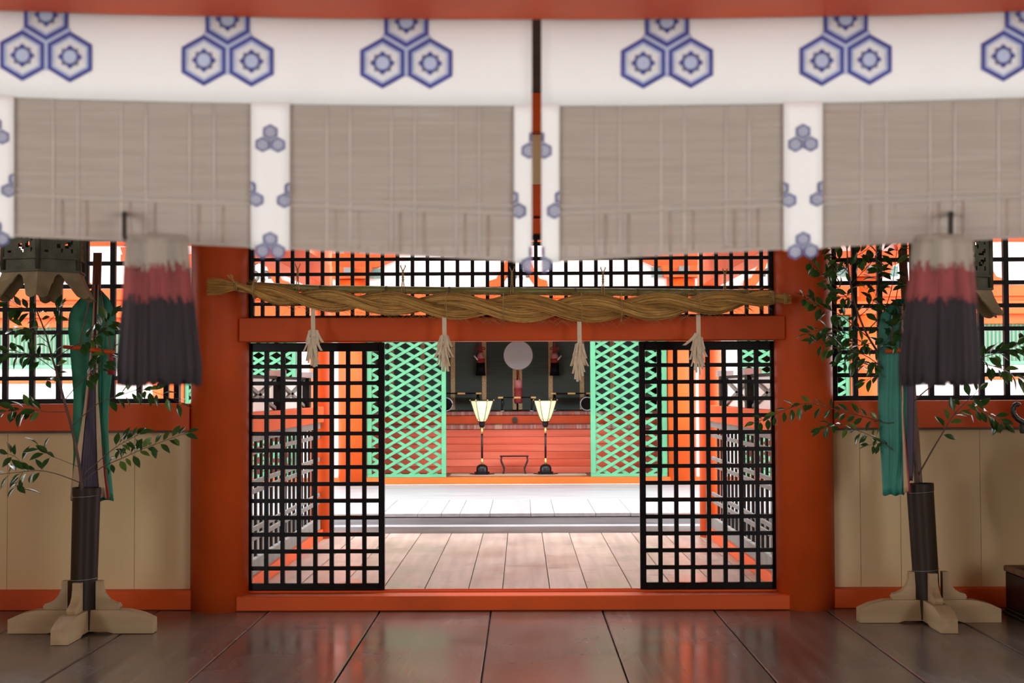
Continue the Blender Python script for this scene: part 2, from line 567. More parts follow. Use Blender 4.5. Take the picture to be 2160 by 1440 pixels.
box('upper_board', 'dark_timber', (-5.9, 5.9, 9.93, 9.97, 3.565, 4.2), wb, 0.002)
seams = {-1: [-5.66, -4.9, -4.1, -3.62, -3.53, -2.64, -2.245], 1: [2.235, 2.42, 2.70, 3.255, 3.95, 4.8, 5.66]}
for s in (-1, 1):
    x0, x1 = (-5.66, -2.24) if s < 0 else (2.23, 5.66)
    for a, b in zip(seams[s][:-1], seams[s][1:]):
        MB().cbox(a + 0.0012, b - 0.0012, 9.945, 9.985, 0.128, 1.222, c=0.002).build('wall_board', 'cream_wall', wb)
    box('rail', 'vermilion', (x0, x1, 9.87, 10.05, 1.236, 1.424), wb, 0.005)
    box('bead', 'grey_timber', (x0, x1, 9.935, 9.995, 1.220, 1.237), wb, 0.001)
for s, nm in ((-1, 'left'), (1, 'right')):
    x0, x1 = (-5.66, -2.22) if s < 0 else (2.215, 5.66)
    o = box('baseboard_' + nm, 'vermilion', (x0, x1, 9.86, 10.02, 0.0, 0.134), None, 0.005, 'structure')
    tag(o, 'vermilion baseboard under the cream wall ' + ('by the upright dark stand tube' if s < 0 else 'by the leaning dark stand tube'), 'baseboard')


def grid(root, xs, zs, y0, y1, bw, bh, mat, x0, x1, z0, z1, thick=()):
    """single bars of a lattice: one mesh for the uprights, one for the crossbars, shared"""
    vm = MB().cbox(-bw / 2, bw / 2, y0, y1, z0, z1, c=0.002).mesh('upright_bar', mat)
    hm = MB().cbox(x0, x1, y0 + 0.002, y1 - 0.002, -bh / 2, bh / 2, c=0.002).mesh('crossbar', mat)
    for x in xs:
        link('upright_bar', vm, root, loc=(x, 0, 0))
    for z in zs:
        link('crossbar', hm, root, loc=(0, 0, z))


def frame(root, x0, x1, y0, y1, z0, z1, w, h0, h1, mat):
    box('stile', mat, (x0, x0 + w, y0, y1, z0, z1), root, 0.003)
    box('stile', mat, (x1 - w, x1, y0, y1, z0, z1), root, 0.003)
    box('frame_rail', mat, (x0 + w, x1 - w, y0, y1, z0, z0 + h0), root, 0.003)
    box('frame_rail', mat, (x0 + w, x1 - w, y0, y1, z1 - h1, z1), root, 0.003)


# transom lattice over the doors
t = thing('window_1', 'black square lattice transom above the lintel, behind the straw rope', 'lattice', (0, 9.98, 2.015), kind='structure')
X0, X1, Z0, Z1 = -1.85, 1.84, 2.016, 2.594
frame(t, X0, X1, 9.955, 10.01, Z0, Z1, 0.038, 0.020, 0.03, 'black_soft')
pit = 0.1055
grid(t, [-0.0 + s * pit * (i + 0.5) + s * 0.012 for s in (-1, 1) for i in range(17)] + [],
     [2.014 + 0.1045 * i for i in range(1, 6)], 9.965, 10.0, 0.025, 0.023, 'black_soft', X0 + 0.03, X1 - 0.03, Z0 + 0.01, Z1 - 0.02)
box('middle_post', 'black_soft', (-0.027, 0.027, 9.955, 10.01, Z0 + 0.02, Z1 - 0.03), t, 0.003)
# side lattice windows
for nm, x0, x1, xs, lab in (
        ('window_2', -5.66, -2.335, [P(238 - 56.6 * i, 700, 9.98).x for i in range(-2, 25)], 'black square lattice window behind the bronze lantern and purple streamers'),
        ('window_3', 2.24, 5.66, [P(1803 + 53.3 * i, 700, 9.98).x for i in range(0, 25)], 'black square lattice window behind the dense leafy branch')):
    t = thing(nm, lab, 'lattice', ((x0 + x1) / 2, 9.98, 1.424), kind='structure')
    frame(t, x0, x1, 9.95, 10.02, 1.425, 2.594, 0.035, 0.035, 0.025, 'black_soft')
    grid(t, [q for q in xs if x0 + 0.06 < q < x1 - 0.06], [1.442 + 0.1615 * i for i in range(1, 7)], 9.965, 10.005, 0.036, 0.029,
         'black_soft', x0 + 0.03, x1 - 0.03, 1.45, 2.58)
# sliding lattice doors
for nm, x0, x1, y0, lab in (('door_1', -1.872, -0.898, 9.995, 'black lacquered lattice sliding door beside the brush end pillar'),
                            ('door_2', 0.892, 1.858, 9.995, 'black lacquered lattice sliding door beside the leafy twig')):
    t = thing(nm, lab, 'door', ((x0 + x1) / 2, y0 + 0.02, 0.112), kind='structure')
    z0, z1 = 0.113, 1.847
    frame(t, x0, x1, y0, y0 + 0.045, z0, z1, 0.042, 0.048, 0.062, 'black_lacquer')
    cw = (x1 - x0 - 0.084 + 0.028) / 8
    ch = (z1 - z0 - 0.110 + 0.026) / 14
    grid(t, [x0 + 0.042 - 0.014 + cw * i for i in range(1, 8)], [z0 + 0.048 - 0.013 + ch * i for i in range(1, 14)],
         y0 + 0.004, y0 + 0.041, 0.030, 0.028, 'black_lacquer', x0 + 0.03, x1 - 0.03, z0 + 0.03, z1 - 0.04)

# side walls, ceiling, and an unseen forebuilding added to dim the front sky light
for s, nm in ((-1, 'left'), (1, 'right')):
    a, b = min(s * 6.0, s * 6.1), max(s * 6.0, s * 6.1)
    w = MB().box(a, b, 0.2, 10.1, 0.0, 2.9).box(a, b, 0.2, 10.1, 3.9, 4.2).box(a, b, 0.2, 3.4, 2.9, 3.9).box(a, b, 6.2, 10.1, 2.9, 3.9).build('wall_' + nm, 'cream_wall', None, 'structure')  # unseen high opening added to light the upper back wall
    tag(w, 'cream side wall of the hall on the side of the ' + ('upright stand' if s < 0 else 'bronze vase'), 'wall')
wr = MB().box(-6.1, 6.1, -6.35, -6.25, 0.0, 4.2).build('wall_rear_blocker', 'dark_timber', None, 'structure')  # unseen wall added so no bright sky reflects in the black doors
tag(wr, 'dark unseen wall added behind the camera to block bright sky', 'wall')
ce = thing('ceiling', 'brown board ceiling of the shrine hall', 'ceiling', (0, 4, 4.2), kind='structure')
box('ceiling_board', 'ceiling_wood', (-6.8, 6.8, -6.6, 11.5, 4.2, 4.32), ce)  # extended unseen over the camera to cut front sky light
for y in (-4, -1, 1.2, 5.2, 7.6):
    box('ceiling_beam', 'vermilion', (-6.0, 6.0, y - 0.09, y + 0.09, 4.0, 4.2), ce)
ro = box('roof', 'roof_bark', (-7, 7, -6.8, 11.55, 4.33, 4.7), None, 0.05, 'structure')  # front part added over the camera to block sky
tag(ro, 'thick bark roof over the shrine hall', 'roof')
cr = thing('corridor_roof', 'low roof over the corridor between hall and sanctuary', 'roof', (0, 12.8, 3), kind='structure')
box('ceiling_board', 'ceiling_wood', (-2.6, 2.6, 11.5, 14.3, 3.02, 3.10), cr)
box('bark_layer', 'roof_bark', (-2.7, 2.7, 11.56, 14.4, 3.11, 3.4), cr, 0.04)

# ---- foreground beam above the misu blinds, gently cambered
BX = 0.10


def arc(px):
    return -17.5 * (max(-1400, min(1400, px - 1100)) / 1060) ** 2


mb = MB()
pts = []
for i in range(41):
    px = 1100 + (i - 20) * 120
    b = P(px, 41 + arc(max(-400, min(2600, px))), 2.98)
    pts.append((b.x, b.z))
rows = []
vs, fs = [], []
for (xx, zz) in pts:
    vs += [(xx, 2.72, zz), (xx, 2.98, zz), (xx, 2.98, 2.62), (xx, 2.72, 2.62)]
for i in range(len(pts) - 1):
    a, b = i * 4, i * 4 + 4
    fs += [(a, a + 1, b + 1, b), (a + 1, a + 2, b + 2, b + 1), (a + 2, a + 3, b + 3, b + 2), (a + 3, a, b, b + 3)]
e = (len(pts) - 1) * 4
fs += [(3, 2, 1, 0), (e, e + 1, e + 2, e + 3)]
mb.add(vs, fs)
bm_ = mb.build('trim_6', 'vermilion', None, 'structure')
tag(bm_, 'vermilion beam from which the crested bamboo blinds hang', 'beam')
for s in (-1, 1):
    pillar('pillar', s * 2.55, 2.85, -0.03, 4.2, 0.17, 'round vermilion pillar carrying the beam over the bamboo blinds')
wf = MB().box(-6, 6, 2.80, 2.9, 2.625, 4.2).build('wall_front', 'cream_wall', None, 'structure')
tag(wf, 'cream wall above the beam with the bamboo blinds', 'wall')

# ---- corridor sides
for s in (-1, 1):
    lab = 'vermilion and black corridor balustrade seen through the lattice door ' + ('by the brush end pillar' if s < 0 else 'by the leafy twig')
    t = thing('corridor_balustrade', lab, 'balustrade', (s * 2.0, 12.3, 0), kind='structure')
    X = lambda a, b: (min(s * a, s * b), max(s * a, s * b))
    Ya, Yb = 10.2, 14.5
    box('sill', 'vermilion', (*X(1.96, 2.10), Ya, Yb, 0.0, 0.10), t)
    box('kick_board', 'grey_timber', (*X(1.985, 2.03), Ya, Yb, 0.10, 0.215), t)
    box('top_rail', 'vermilion', (*X(1.95, 2.11), Ya, Yb, 1.185, 1.345), t, 0.006)
    box('under_rail', 'grey_timber', (*X(1.985, 2.03), Ya, Yb, 1.12, 1.184), t)
    for z in (0.36, 0.43, 0.72, 0.79, 1.02):
        box('cross_rail', 'grey_timber', (*X(1.99, 2.012), Ya, Yb, z, z + 0.035), t, 0.002)
    sm = MB().cbox(-0.011, 0.011, -0.022, 0.022, 0.20, 1.13, c=0.003).mesh('slat', 'black_soft')
    y = Ya + 0.08
    while y < Yb - 0.05:
        link('slat', sm, t, loc=(s * 2.032, y, 0))
        y += 0.235
    ys = [10.55, 12.15, 13.75]
    for y in ys:
        p = box('post', 'black_lacquer', (*X(1.975, 2.085), y - 0.055, y + 0.055, 1.345, 1.63), t, 0.006)
        MB().prism([(y - 0.075, 1.63), (y + 0.075, 1.63), (y + 0.062, 1.685), (y - 0.062, 1.685)], 'X', *X(1.955, 2.105)).build('post_cap', 'cap_metal', p)
    for y0, y1 in zip(ys[:-1], ys[1:]):
        box('white_panel', 'plaster', (*X(2.045, 2.06), y0 + 0.05, y1 - 0.05, 1.345, 1.61), t, 0.001)
        for a, b in ((1.36, 1.60), (1.60, 1.36)):
            MB().prism([(y0 + 0.055, a - 0.015), (y1 - 0.055, b - 0.015), (y1 - 0.055, b + 0.015), (y0 + 0.055, a + 0.015)], 'X', *X(2.02, 2.035)).build('brace', 'grey_timber', t)
        box('mid_rail', 'black_soft', (*X(2.01, 2.05), y0 + 0.05, y1 - 0.05, 1.61, 1.635), t, 0.002)
    bt = box('trim_%d' % (7 if s < 0 else 8), 'vermilion', (*X(1.90, 2.10), 10.16, 14.8, 2.56, 2.80), None, 0.006, 'structure')
    tag(bt, 'vermilion beam along the corridor above the balustrade ' + ('by the brush end pillar' if s < 0 else 'by the leafy twig'), 'beam')
    pillar('pillar', s * 2.0, 14.62, -0.03, 3.02, 0.115, 'slender vermilion corridor pillar beside the deck steps ' + ('behind the door by the brush end pillar' if s < 0 else 'behind the door by the leafy twig'))

# ================================================================== the sanctuary facade
FY = 19.9
fa = thing('sanctuary_facade', 'vermilion and white sanctuary front with green lattice shutters and crest beams', 'building', (0, FY, 0.19), kind='structure')
for x in (-7.9, -4.92, -2.31, 2.31, 4.92, 7.9):
    MB().lathe([(0.20, 0.19), (0.20, 3.05)], (x, FY + 0.08, 0), 32).build('facade_pillar', 'vermilion', fa)
    b = MB().prism([(x - 0.24, 3.06), (x + 0.24, 3.06), (x + 0.30, 3.22), (x - 0.30, 3.22)], 'Y', FY - 0.22, FY + 0.3).build('bracket_block', 'vermilion', fa)
    MB().prism([(x - 0.35, 3.221), (x + 0.35, 3.221), (x + 0.62, 3.33), (x + 0.62, 3.42), (x - 0.62, 3.42), (x - 0.62, 3.33)], 'Y', FY - 0.08, FY + 0.1).build('bracket_arm', 'vermilion', fa)
    for d in (-0.5, 0, 0.5):
        MB().prism([(x + d - 0.09, 3.421), (x + d + 0.09, 3.421), (x + d + 0.12, 3.52), (x + d - 0.12, 3.52)], 'Y', FY - 0.1, FY + 0.12).build('bearing_block', 'vermilion', fa)
    box('bracket_end', 'grey_timber', (x - 0.07, x + 0.07, FY - 0.36, FY - 0.2, 3.1, 3.2), fa)
    box('painted_panel', 'teal_pattern', (x - 0.42, x - 0.26, FY - 0.02, FY + 0.0, 3.07, 3.21), fa, 0.002)
    box('painted_panel', 'teal_pattern', (x + 0.26, x + 0.42, FY - 0.02, FY + 0.0, 3.07, 3.21), fa, 0.002)
box('ground_sill', 'vermilion', (-9, 9, FY - 0.02, FY + 0.18, 0.19, 0.283), fa)
box('lower_beam', 'vermilion', (-9, 9, FY - 0.14, FY + 0.2, 2.53, 2.72), fa, 0.008)
box('upper_beam', 'vermilion', (-9, 9, FY - 0.06, FY + 0.2, 2.78, 2.94), fa, 0.008)
box('beam_fillet', 'vermilion', (-9, 9, FY - 0.02, FY + 0.2, 2.72, 2.78), fa, 0.002)
box('plaster_frieze', 'plaster', (-9, 9, FY + 0.06, FY + 0.12, 2.94, 3.55), fa, 0.002)
box('cap_beam', 'vermilion', (-9, 9, FY - 0.06, FY + 0.2, 3.55, 3.75), fa, 0.008)
box('wall_above', 'plaster', (-9, 9, FY + 0.06, FY + 0.12, 3.75, 4.3), fa, 0.002)
for i in range(60):
    x = -8.85 + i * 0.3
    box('rafter', 'vermilion', (x - 0.045, x + 0.045, 17.9, FY + 0.1, 3.95, 4.05), fa)
box('eave_board', 'ceiling_wood', (-9.2, 9.2, 17.8, 23.2, 4.055, 4.12), fa)
box('eave_roof', 'roof_bark', (-9.4, 9.4, 17.7, 23.4, 4.13, 4.6), fa, 0.05)


def frog_leg(x, z0, w, h):
    """carved frog-leg strut between two beams"""
    o = [(-1, 0), (-0.97, 0.16), (-0.72, 0.22), (-0.5, 0.55), (-0.28, 0.88), (-0.22, 1), (0.22, 1), (0.28, 0.88), (0.5, 0.55), (0.72, 0.22), (0.97, 0.16), (1, 0)]
    i = [(0.62, 0), (0.42, 0.2), (0.22, 0.62), (0, 0.72), (-0.22, 0.62), (-0.42, 0.2), (-0.62, 0)]
    s = MB().prism([(x + a * w, z0 + b * h) for a, b in o + i], 'Y', FY - 0.04, FY + 0.06).build('frog_leg_strut', 'vermilion', fa)
    MB().prism([(x + a * w * 0.98, z0 + b * h * 0.98) for a, b in i[::-1]], 'Y', FY + 0.02, FY + 0.058).build('carved_ground', 'plaster', s)
    for d in (-1, 1):
        pth = [(x + d * (0.12 + 0.16 * (1 - t) * math.cos(4.6 * t)) * w * 1.2, FY + 0.005, z0 + h * (0.26 + 0.28 * (1 - t) * math.sin(4.6 * t) * 0.9)) for t in [q / 12 for q in range(13)]]
        MB().tube(pth, [0.03 * (1 - 0.5 * q / 12) for q in range(13)], 6).build('cloud_scroll', 'carving_grey', s)
        MB().lathe([(0.001, -0.02), (0.022, 0), (0.001, 0.02)], (x + d * 0.13 * w, FY + 0.0, z0 + h * 0.2), 8).build('carved_flower', 'carving_pink', s)


for x in (-6.4, -3.6, 0.02, 3.6, 6.4):
    frog_leg(x, 2.945, 0.42, 0.52)


def lattice_shutter(x0, x1, z0, z1, y, fw, open_side):
    """green diagonal lattice panel: every strip its own piece"""
    t = MB().cbox(x0, x1, y - 0.03, y + 0.03, z0, z0 + 0.045, c=0.003).build('lattice_shutter', 'green_paint', fa)
    box('shutter_rail', 'green_paint', (x0, x1, y - 0.03, y + 0.03, z1 - 0.05, z1), t, 0.003)
    box('shutter_stile', 'green_paint', (x0, x0 + fw, y - 0.03, y + 0.03, z0 + 0.045, z1 - 0.05), t, 0.003)
    box('shutter_stile', 'green_paint', (x1 - fw, x1, y - 0.03, y + 0.03, z0 + 0.045, z1 - 0.05), t, 0.003)
    a0, a1, b0, b1 = x0 + fw * 0.5, x1 - fw * 0.5, z0 + 0.02, z1 - 0.03
    sl, pv, hw = 0.585, 0.147, 0.0235
    for d in (-1, 1):
        c = b0 - sl * (a1 - a0) - pv
        while c < b1 + sl * (a1 - a0) + pv:
            # line z = c + d*sl*(x-a0); clip to the panel
            lo, hi = a0, a1
            xa = a0 + (b0 - c) / (d * sl)
            xb = a0 + (b1 - c) / (d * sl)
            lo, hi = max(lo, min(xa, xb)), min(hi, max(xa, xb))
            if hi - lo > 0.04:
                za, zb = c + d * sl * (lo - a0), c + d * sl * (hi - a0)
                ya, yb = (y - 0.020, y + 0.0) if d > 0 else (y + 0.0005, y + 0.020)
                MB().prism([(lo, za - hw), (hi, zb - hw), (hi, zb + hw), (lo, za + hw)], 'Y', ya, yb).build('lattice_strip', 'green_paint', t)
            c += pv
    return t


lattice_shutter(-2.10, -0.995, 0.285, 2.52, FY + 0.06, 0.062, 1)
lattice_shutter(1.03, 2.10, 0.285, 2.52, FY + 0.06, 0.07, -1)
for s in (-1, 1):
    a, b = sorted((s * 3.10, s * 4.66))
    lattice_shutter(a, b, 0.285, 2.52, FY + 0.06, 0.055, 1)
    a, b = sorted((s * 2.48, s * 3.09))
    box('plaster_panel', 'plaster', (a, b, FY + 0.04, FY + 0.10, 0.285, 2.53), fa, 0.002)
    a, b = sorted((s * 4.665, s * 4.72))
    box('jamb', 'vermilion', (a, b, FY - 0.02, FY + 0.12, 0.285, 2.53), fa)
    # slatted window bays
    a, b = sorted((s * 5.10, s * 9.0))
    box('plaster_panel', 'plaster', (a, b, FY + 0.05, FY + 0.10, 0.285, 1.62), fa, 0.002)
    box('window_sill', 'vermilion', (a, b, FY - 0.04, FY + 0.14, 1.62, 1.70), fa)
    box('plaster_panel', 'plaster', (a, b, FY + 0.05, FY + 0.10, 1.70, 1.83), fa, 0.002)
    box('window_ledge', 'green_slat', (a, b, FY - 0.01, FY + 0.12, 1.83, 1.88), fa)
    box('window_backing', 'plaster', (a, b, FY + 0.11, FY + 0.14, 1.85, 2.53), fa, 0.002)
    sm = MB().prism([(-0.017, FY + 0.045), (0.0, FY + 0.015), (0.017, FY + 0.045), (0.0, FY + 0.075)], 'Y', 0, 1)
    sm.v = [(p[0], p[2], 1.88 + p[1] * 0.65) for p in sm.v]
    sm = sm.mesh('green_slat', 'green_slat')
    x = 5.14
    while x < 8.0:
        link('green_slat', sm, fa, loc=(s * x, 0, 0))
        x += 0.056
    box('slat_rail', 'vermilion', (a, b, FY - 0.03, FY + 0.14, 2.40, 2.53), fa)

# ---- sanctuary interior
si = thing('sanctuary_interior', 'vermilion boarded altar platforms edged with striped matting', 'altar', (0, 20.5, 0.2), kind='structure')
box('inner_floor', 'dark_timber', (-9, 9, FY + 0.18, 23.2, 0.19, 0.296), si)
box('floor_mat', 'straw_mat', (-0.95, 0.98, 20.09, 20.5, 0.2965, 0.306), si, 0.002)
z = 0.30
for i, h in enumerate((0.098, 0.107, 0.107, 0.105, 0.107, 0.107)):
    MB().cbox(-2.2, 2.2, 20.62 - 0.004 * (i % 2), 20.66, z + 0.0015, z + h - 0.0015, c=0.003).build('riser_board', 'vermilion_board', si)
    z += h
box('platform', 'straw_mat', (-2.2, 2.2, 20.66, 21.25, 0.3, 0.932), si)
box('mat_edge', 'mat_edge', (-2.2, 2.2, 20.60, 21.24, 0.933, 0.997), si, 0.008)
box('upper_riser', 'vermilion_shaded', (-2.2, 2.2, 21.22, 21.28, 0.998, 1.122), si)
box('upper_platform', 'dark_timber', (-2.2, 2.2, 21.28, 23.1, 0.3, 1.12), si)
box('mat_edge', 'mat_edge', (-2.2, 2.2, 21.20, 22.9, 1.124, 1.176), si, 0.008)
MB().tube([(-0.035, 21.175, 1.06), (-0.035, 21.22, 1.06)], 0.043, 18).build('boss', 'bronze_dark', si)
box('back_wall', 'dark_timber', (-9, 9, 23.0, 23.1, 0.3, 4.05), si)
for s in (-1, 1):
    a, b = sorted((s * 2.22, s * 2.34))
    box('side_wall', 'brown_timber', (a, b, 20.4, 23.0, 0.3, 4.05), si)
    a, b = sorted((s * 2.36, s * 8.9))
    box('riser_board', 'vermilion_board', (a, b, 20.62, 20.68, 0.3, 1.0), si)
    a, b = sorted((s * 8.9, s * 9.0))
    box('side_wall', 'brown_timber', (a, b, 20.1, 23.0, 0.3, 4.05), si)
for s, lab in ((-1, 'dark green sanctuary blind with gold bands on the upright stand side'), (1, 'dark green sanctuary blind with gold bands on the leaning stand side')):
    t = thing('green_blind', lab, 'blind', (s * 1.0, 22.5, 1.18), 'pair of green sanctuary blinds')
    a, b = sorted((s * 0.012, s * 2.12))
    sh = MB()
    for i in range(56):
        z = 1.185 + i * 0.040
        sh.box(a, b, 22.49, 22.50, z, z + 0.037)
    sh.build('blind_slats', 'blind_green', t, 'stuff')
    for q, w in ((0.045, 0.06), (0.525, 0.07), (1.02, 0.07), (1.50, 0.07), (1.99, 0.07)):
        box('brocade_band', 'gold_brocade', (s * q - w / 2, s * q + w / 2, 22.475, 22.489, 1.19, 3.42), t, 0.002)
    box('hanging_rod', 'bronze_dark', (a, b, 22.47, 22.52, 3.43, 3.48), t)
hb = box('trim_9', 'vermilion', (-2.2, 2.2, 22.45, 22.6, 3.49, 3.66), None, 0.005, 'structure')
tag(hb, 'vermilion beam from which the green sanctuary blinds hang', 'beam')

# ================================================================== the misu blinds in the foreground
def lerp(a, b, t):
    return a + (b - a) * t


def table(tab, v):
    if v <= tab[0][0]:
        return tab[0][1:]
    for p, q in zip(tab[:-1], tab[1:]):
        if v <= q[0]:
            t = (v - p[0]) / (q[0] - p[0])
            return tuple(lerp(a, b, t) for a, b in zip(p[1:], q[1:]))
    return tab[-1][1:]


def cloth(px, py, off=0.0):
    """surface of the hanging blinds: cambered top, bottom edge lifting outwards, soft waves"""
    t = max(0.0, min(1.0, (py - 223) / 332.0))
    dx = abs(px - 1132) / 1000.0
    lift = -55 * min(1.15, dx / 1.08) ** 0.9
    q = py + arc(px) * (1 - t ** 1.5) + lift * t ** 1.5
    y = 3.0 + 0.006 * math.sin(px / 95.0) + 0.004 * math.sin(px / 37.0 + 1) * t - 0.05 * t * t * max(0, dx - 0.4) - off
    return P(px, q, y)


def clip_poly(poly, lo, hi):
    for k, lim in ((1, lo), (-1, hi)):
        out = []
        for i in range(len(poly)):
            a, b = poly[i - 1], poly[i]
            ia, ib = (a[0] - lim) * k >= 0, (b[0] - lim) * k >= 0
            if ia != ib:
                t = (lim - a[0]) / (b[0] - a[0])
                out.append((lim, a[1] + (b[1] - a[1]) * t))
            if ib:
                out.append(b)
        poly = out
        if len(poly) < 3:
            return []
    return poly


def crest(px, py, r, root, lo, hi, small=False):
    """three hexagons with a flower in each, printed on the cloth"""
    mb = MB()

    def poly(pts, mi, off):
        p = clip_poly(pts, lo, hi)
        if len(p) >= 3:
            mb.add([cloth(a, b, off + 0.0065) for a, b in p], [tuple(range(len(p)))], mi)

    def ring(cx, cy, r0, r1, mi, off, n=6, a0=PI / 2):
        for i in range(n):
            a, b = a0 + 2 * PI * i / n, a0 + 2 * PI * (i + 1) / n
            poly([(cx + r0 * math.cos(a), cy - r0 * math.sin(a)), (cx + r1 * math.cos(a), cy - r1 * math.sin(a)),
                  (cx + r1 * math.cos(b), cy - r1 * math.sin(b)), (cx + r0 * math.cos(b), cy - r0 * math.sin(b))], mi, off)

    g = r * 1.075
    hw = g * math.cos(PI / 6)
    cen = [(px - hw, py), (px + hw, py), (px, py - 1.5 * g)]
    if not small:
        jx, jy = px, py - g / 2          # where the three meet
        bw = r * 0.095
        for a in (-PI / 2, PI / 6, PI - PI / 6):
            dx, dy = math.cos(a), -math.sin(a)
            poly([(jx - dy * bw, jy + dx * bw), (jx + dy * bw, jy - dx * bw), (jx + dx * g * 1.0 + dy * bw, jy + dy * g * 1.0 - dx * bw), (jx + dx * g * 1.0 - dy * bw, jy + dy * g * 1.0 + dx * bw)], 1, 0.0014)
    for cx, cy in cen:
        if cy - r < 30 and not small:
            pass
        if small:
            ring(cx, cy, r * 0.62, r, 3, 0.0016)
            ring(cx, cy, 0.001, r * 0.62, 2, 0.0016)
            ring(cx, cy, r * 0.22, r * 0.40, 3, 0.0022, 8)
        else:
            ring(cx, cy, r * 0.81, r, 0, 0.0016)
            ring(cx, cy, r * 0.70, r * 0.815, 1, 0.0016)
            ring(cx, cy, r * 0.56, r * 0.585, 2, 0.0016)
            ring(cx, cy, 0.001, r * 0.26, 1, 0.0016, 16)
            ring(cx, cy, r * 0.25, r * 0.38, 3, 0.0016, 16)
            for k in range(8):
                a = k * PI / 4
                ring(cx + r * 0.36 * math.cos(a), cy + r * 0.36 * math.sin(a), 0.001, r * (0.10 if k % 2 == 0 else 0.075), 0 if k % 2 == 0 else 3, 0.0024, 8)
    if mb.f:
        mb.build('printed_crest', ['crest_navy', 'crest_pale', 'crest_grey', 'crest_mid'], root)


def cloth_sheet(px0, px1, py0, py1, off, name, root, nx, ny, mat='cloth_white', th=0.0015):
    rows = [[cloth(lerp(px0, px1, j / nx), lerp(py0, py1, i / ny), off) for j in range(nx + 1)] for i in range(ny + 1)]
    return MB().sheet(rows, th).build(name, mat, root)


def misu(s, gap, panels, bands, label):
    root = thing('misu_blind', label, 'blind', tuple(cloth(1132 + s * 500, 40)), 'pair of misu blinds under the front beam')
    sgn = lambda a, b: tuple(sorted((1132 + s * a, 1132 + s * b)))
    far = 1704
    lo, hi = sgn(gap, far)
    cloth_sheet(lo, hi, 20, 223, 0.006, 'valance', root, 52, 4)
    for c in (275, 652, 1035, 1420):
        crest(1132 + s * c, 134, 54, root, lo, hi)
    for a, b in panels:
        l, h = sgn(a, b)
        sl = MB()
        y = 219.0
        while y < 553:
            hgt = 3.1
            rows = [[cloth(lerp(l, h, j / 8), y + i * hgt, 0.0 + random.uniform(0, 0.0008)) for j in range(9)] for i in range(2)]
            sl.sheet(rows, 0.0025, smooth=False)
            y += 3.45
        for yy in (433, 449, 548):
            rows = [[cloth(lerp(l, h, j / 8), yy + i * 6.5, 0.0035) for j in range(9)] for i in range(2)]
            sl.sheet(rows, 0.005, smooth=False)
        p = sl.build('bamboo_panel', 'misu_bamboo', root, 'stuff')
        n = 7
        for i in range(1, n):
            xx = lerp(l, h, (i + (0.18 if i % 2 else -0.1)) / n)
            cloth_sheet(xx - 1.3, xx + 1.3, 221, 553, 0.0022, 'weaving_thread', p, 1, 6, 'misu_thread', 0.001)
            cloth_sheet(xx + 18, xx + 20, 458, 546, 0.0022, 'weaving_thread', p, 1, 3, 'misu_thread_red', 0.001)
    for a, b, cpx, ys in bands:
        l, h = sgn(a, b)
        cloth_sheet(l, h, 219, 557, 0.0065, 'cloth_band', root, 4, 14)
        for q, yy, in ys:
            crest(1132 + s * q, yy, 17.5, root, l, h, True)


for s, lab in ((-1, 'split bamboo blind with white blue-crested cloth bands, its tassel hanging before the brush end pillar'),
               (1, 'split bamboo blind with white blue-crested cloth bands, its tassel hanging before the leafy branch')):
    misu(s, 10, [(46, 523), (601, 1105), (1183, 1665)],
         [(10, 48, 0, [(0, 318), (54, 446), (0, 560)]), (521, 603, 562, [(562, 313), (516, 440), (608, 440), (562, 560)]),
          (1103, 1185, 1144, [(1144, 313), (1098, 440), (1190, 440), (1144, 560)]),
          (1663, 1704, 1704, [(1704, 318), (1658, 446), (1704, 560)])], lab)
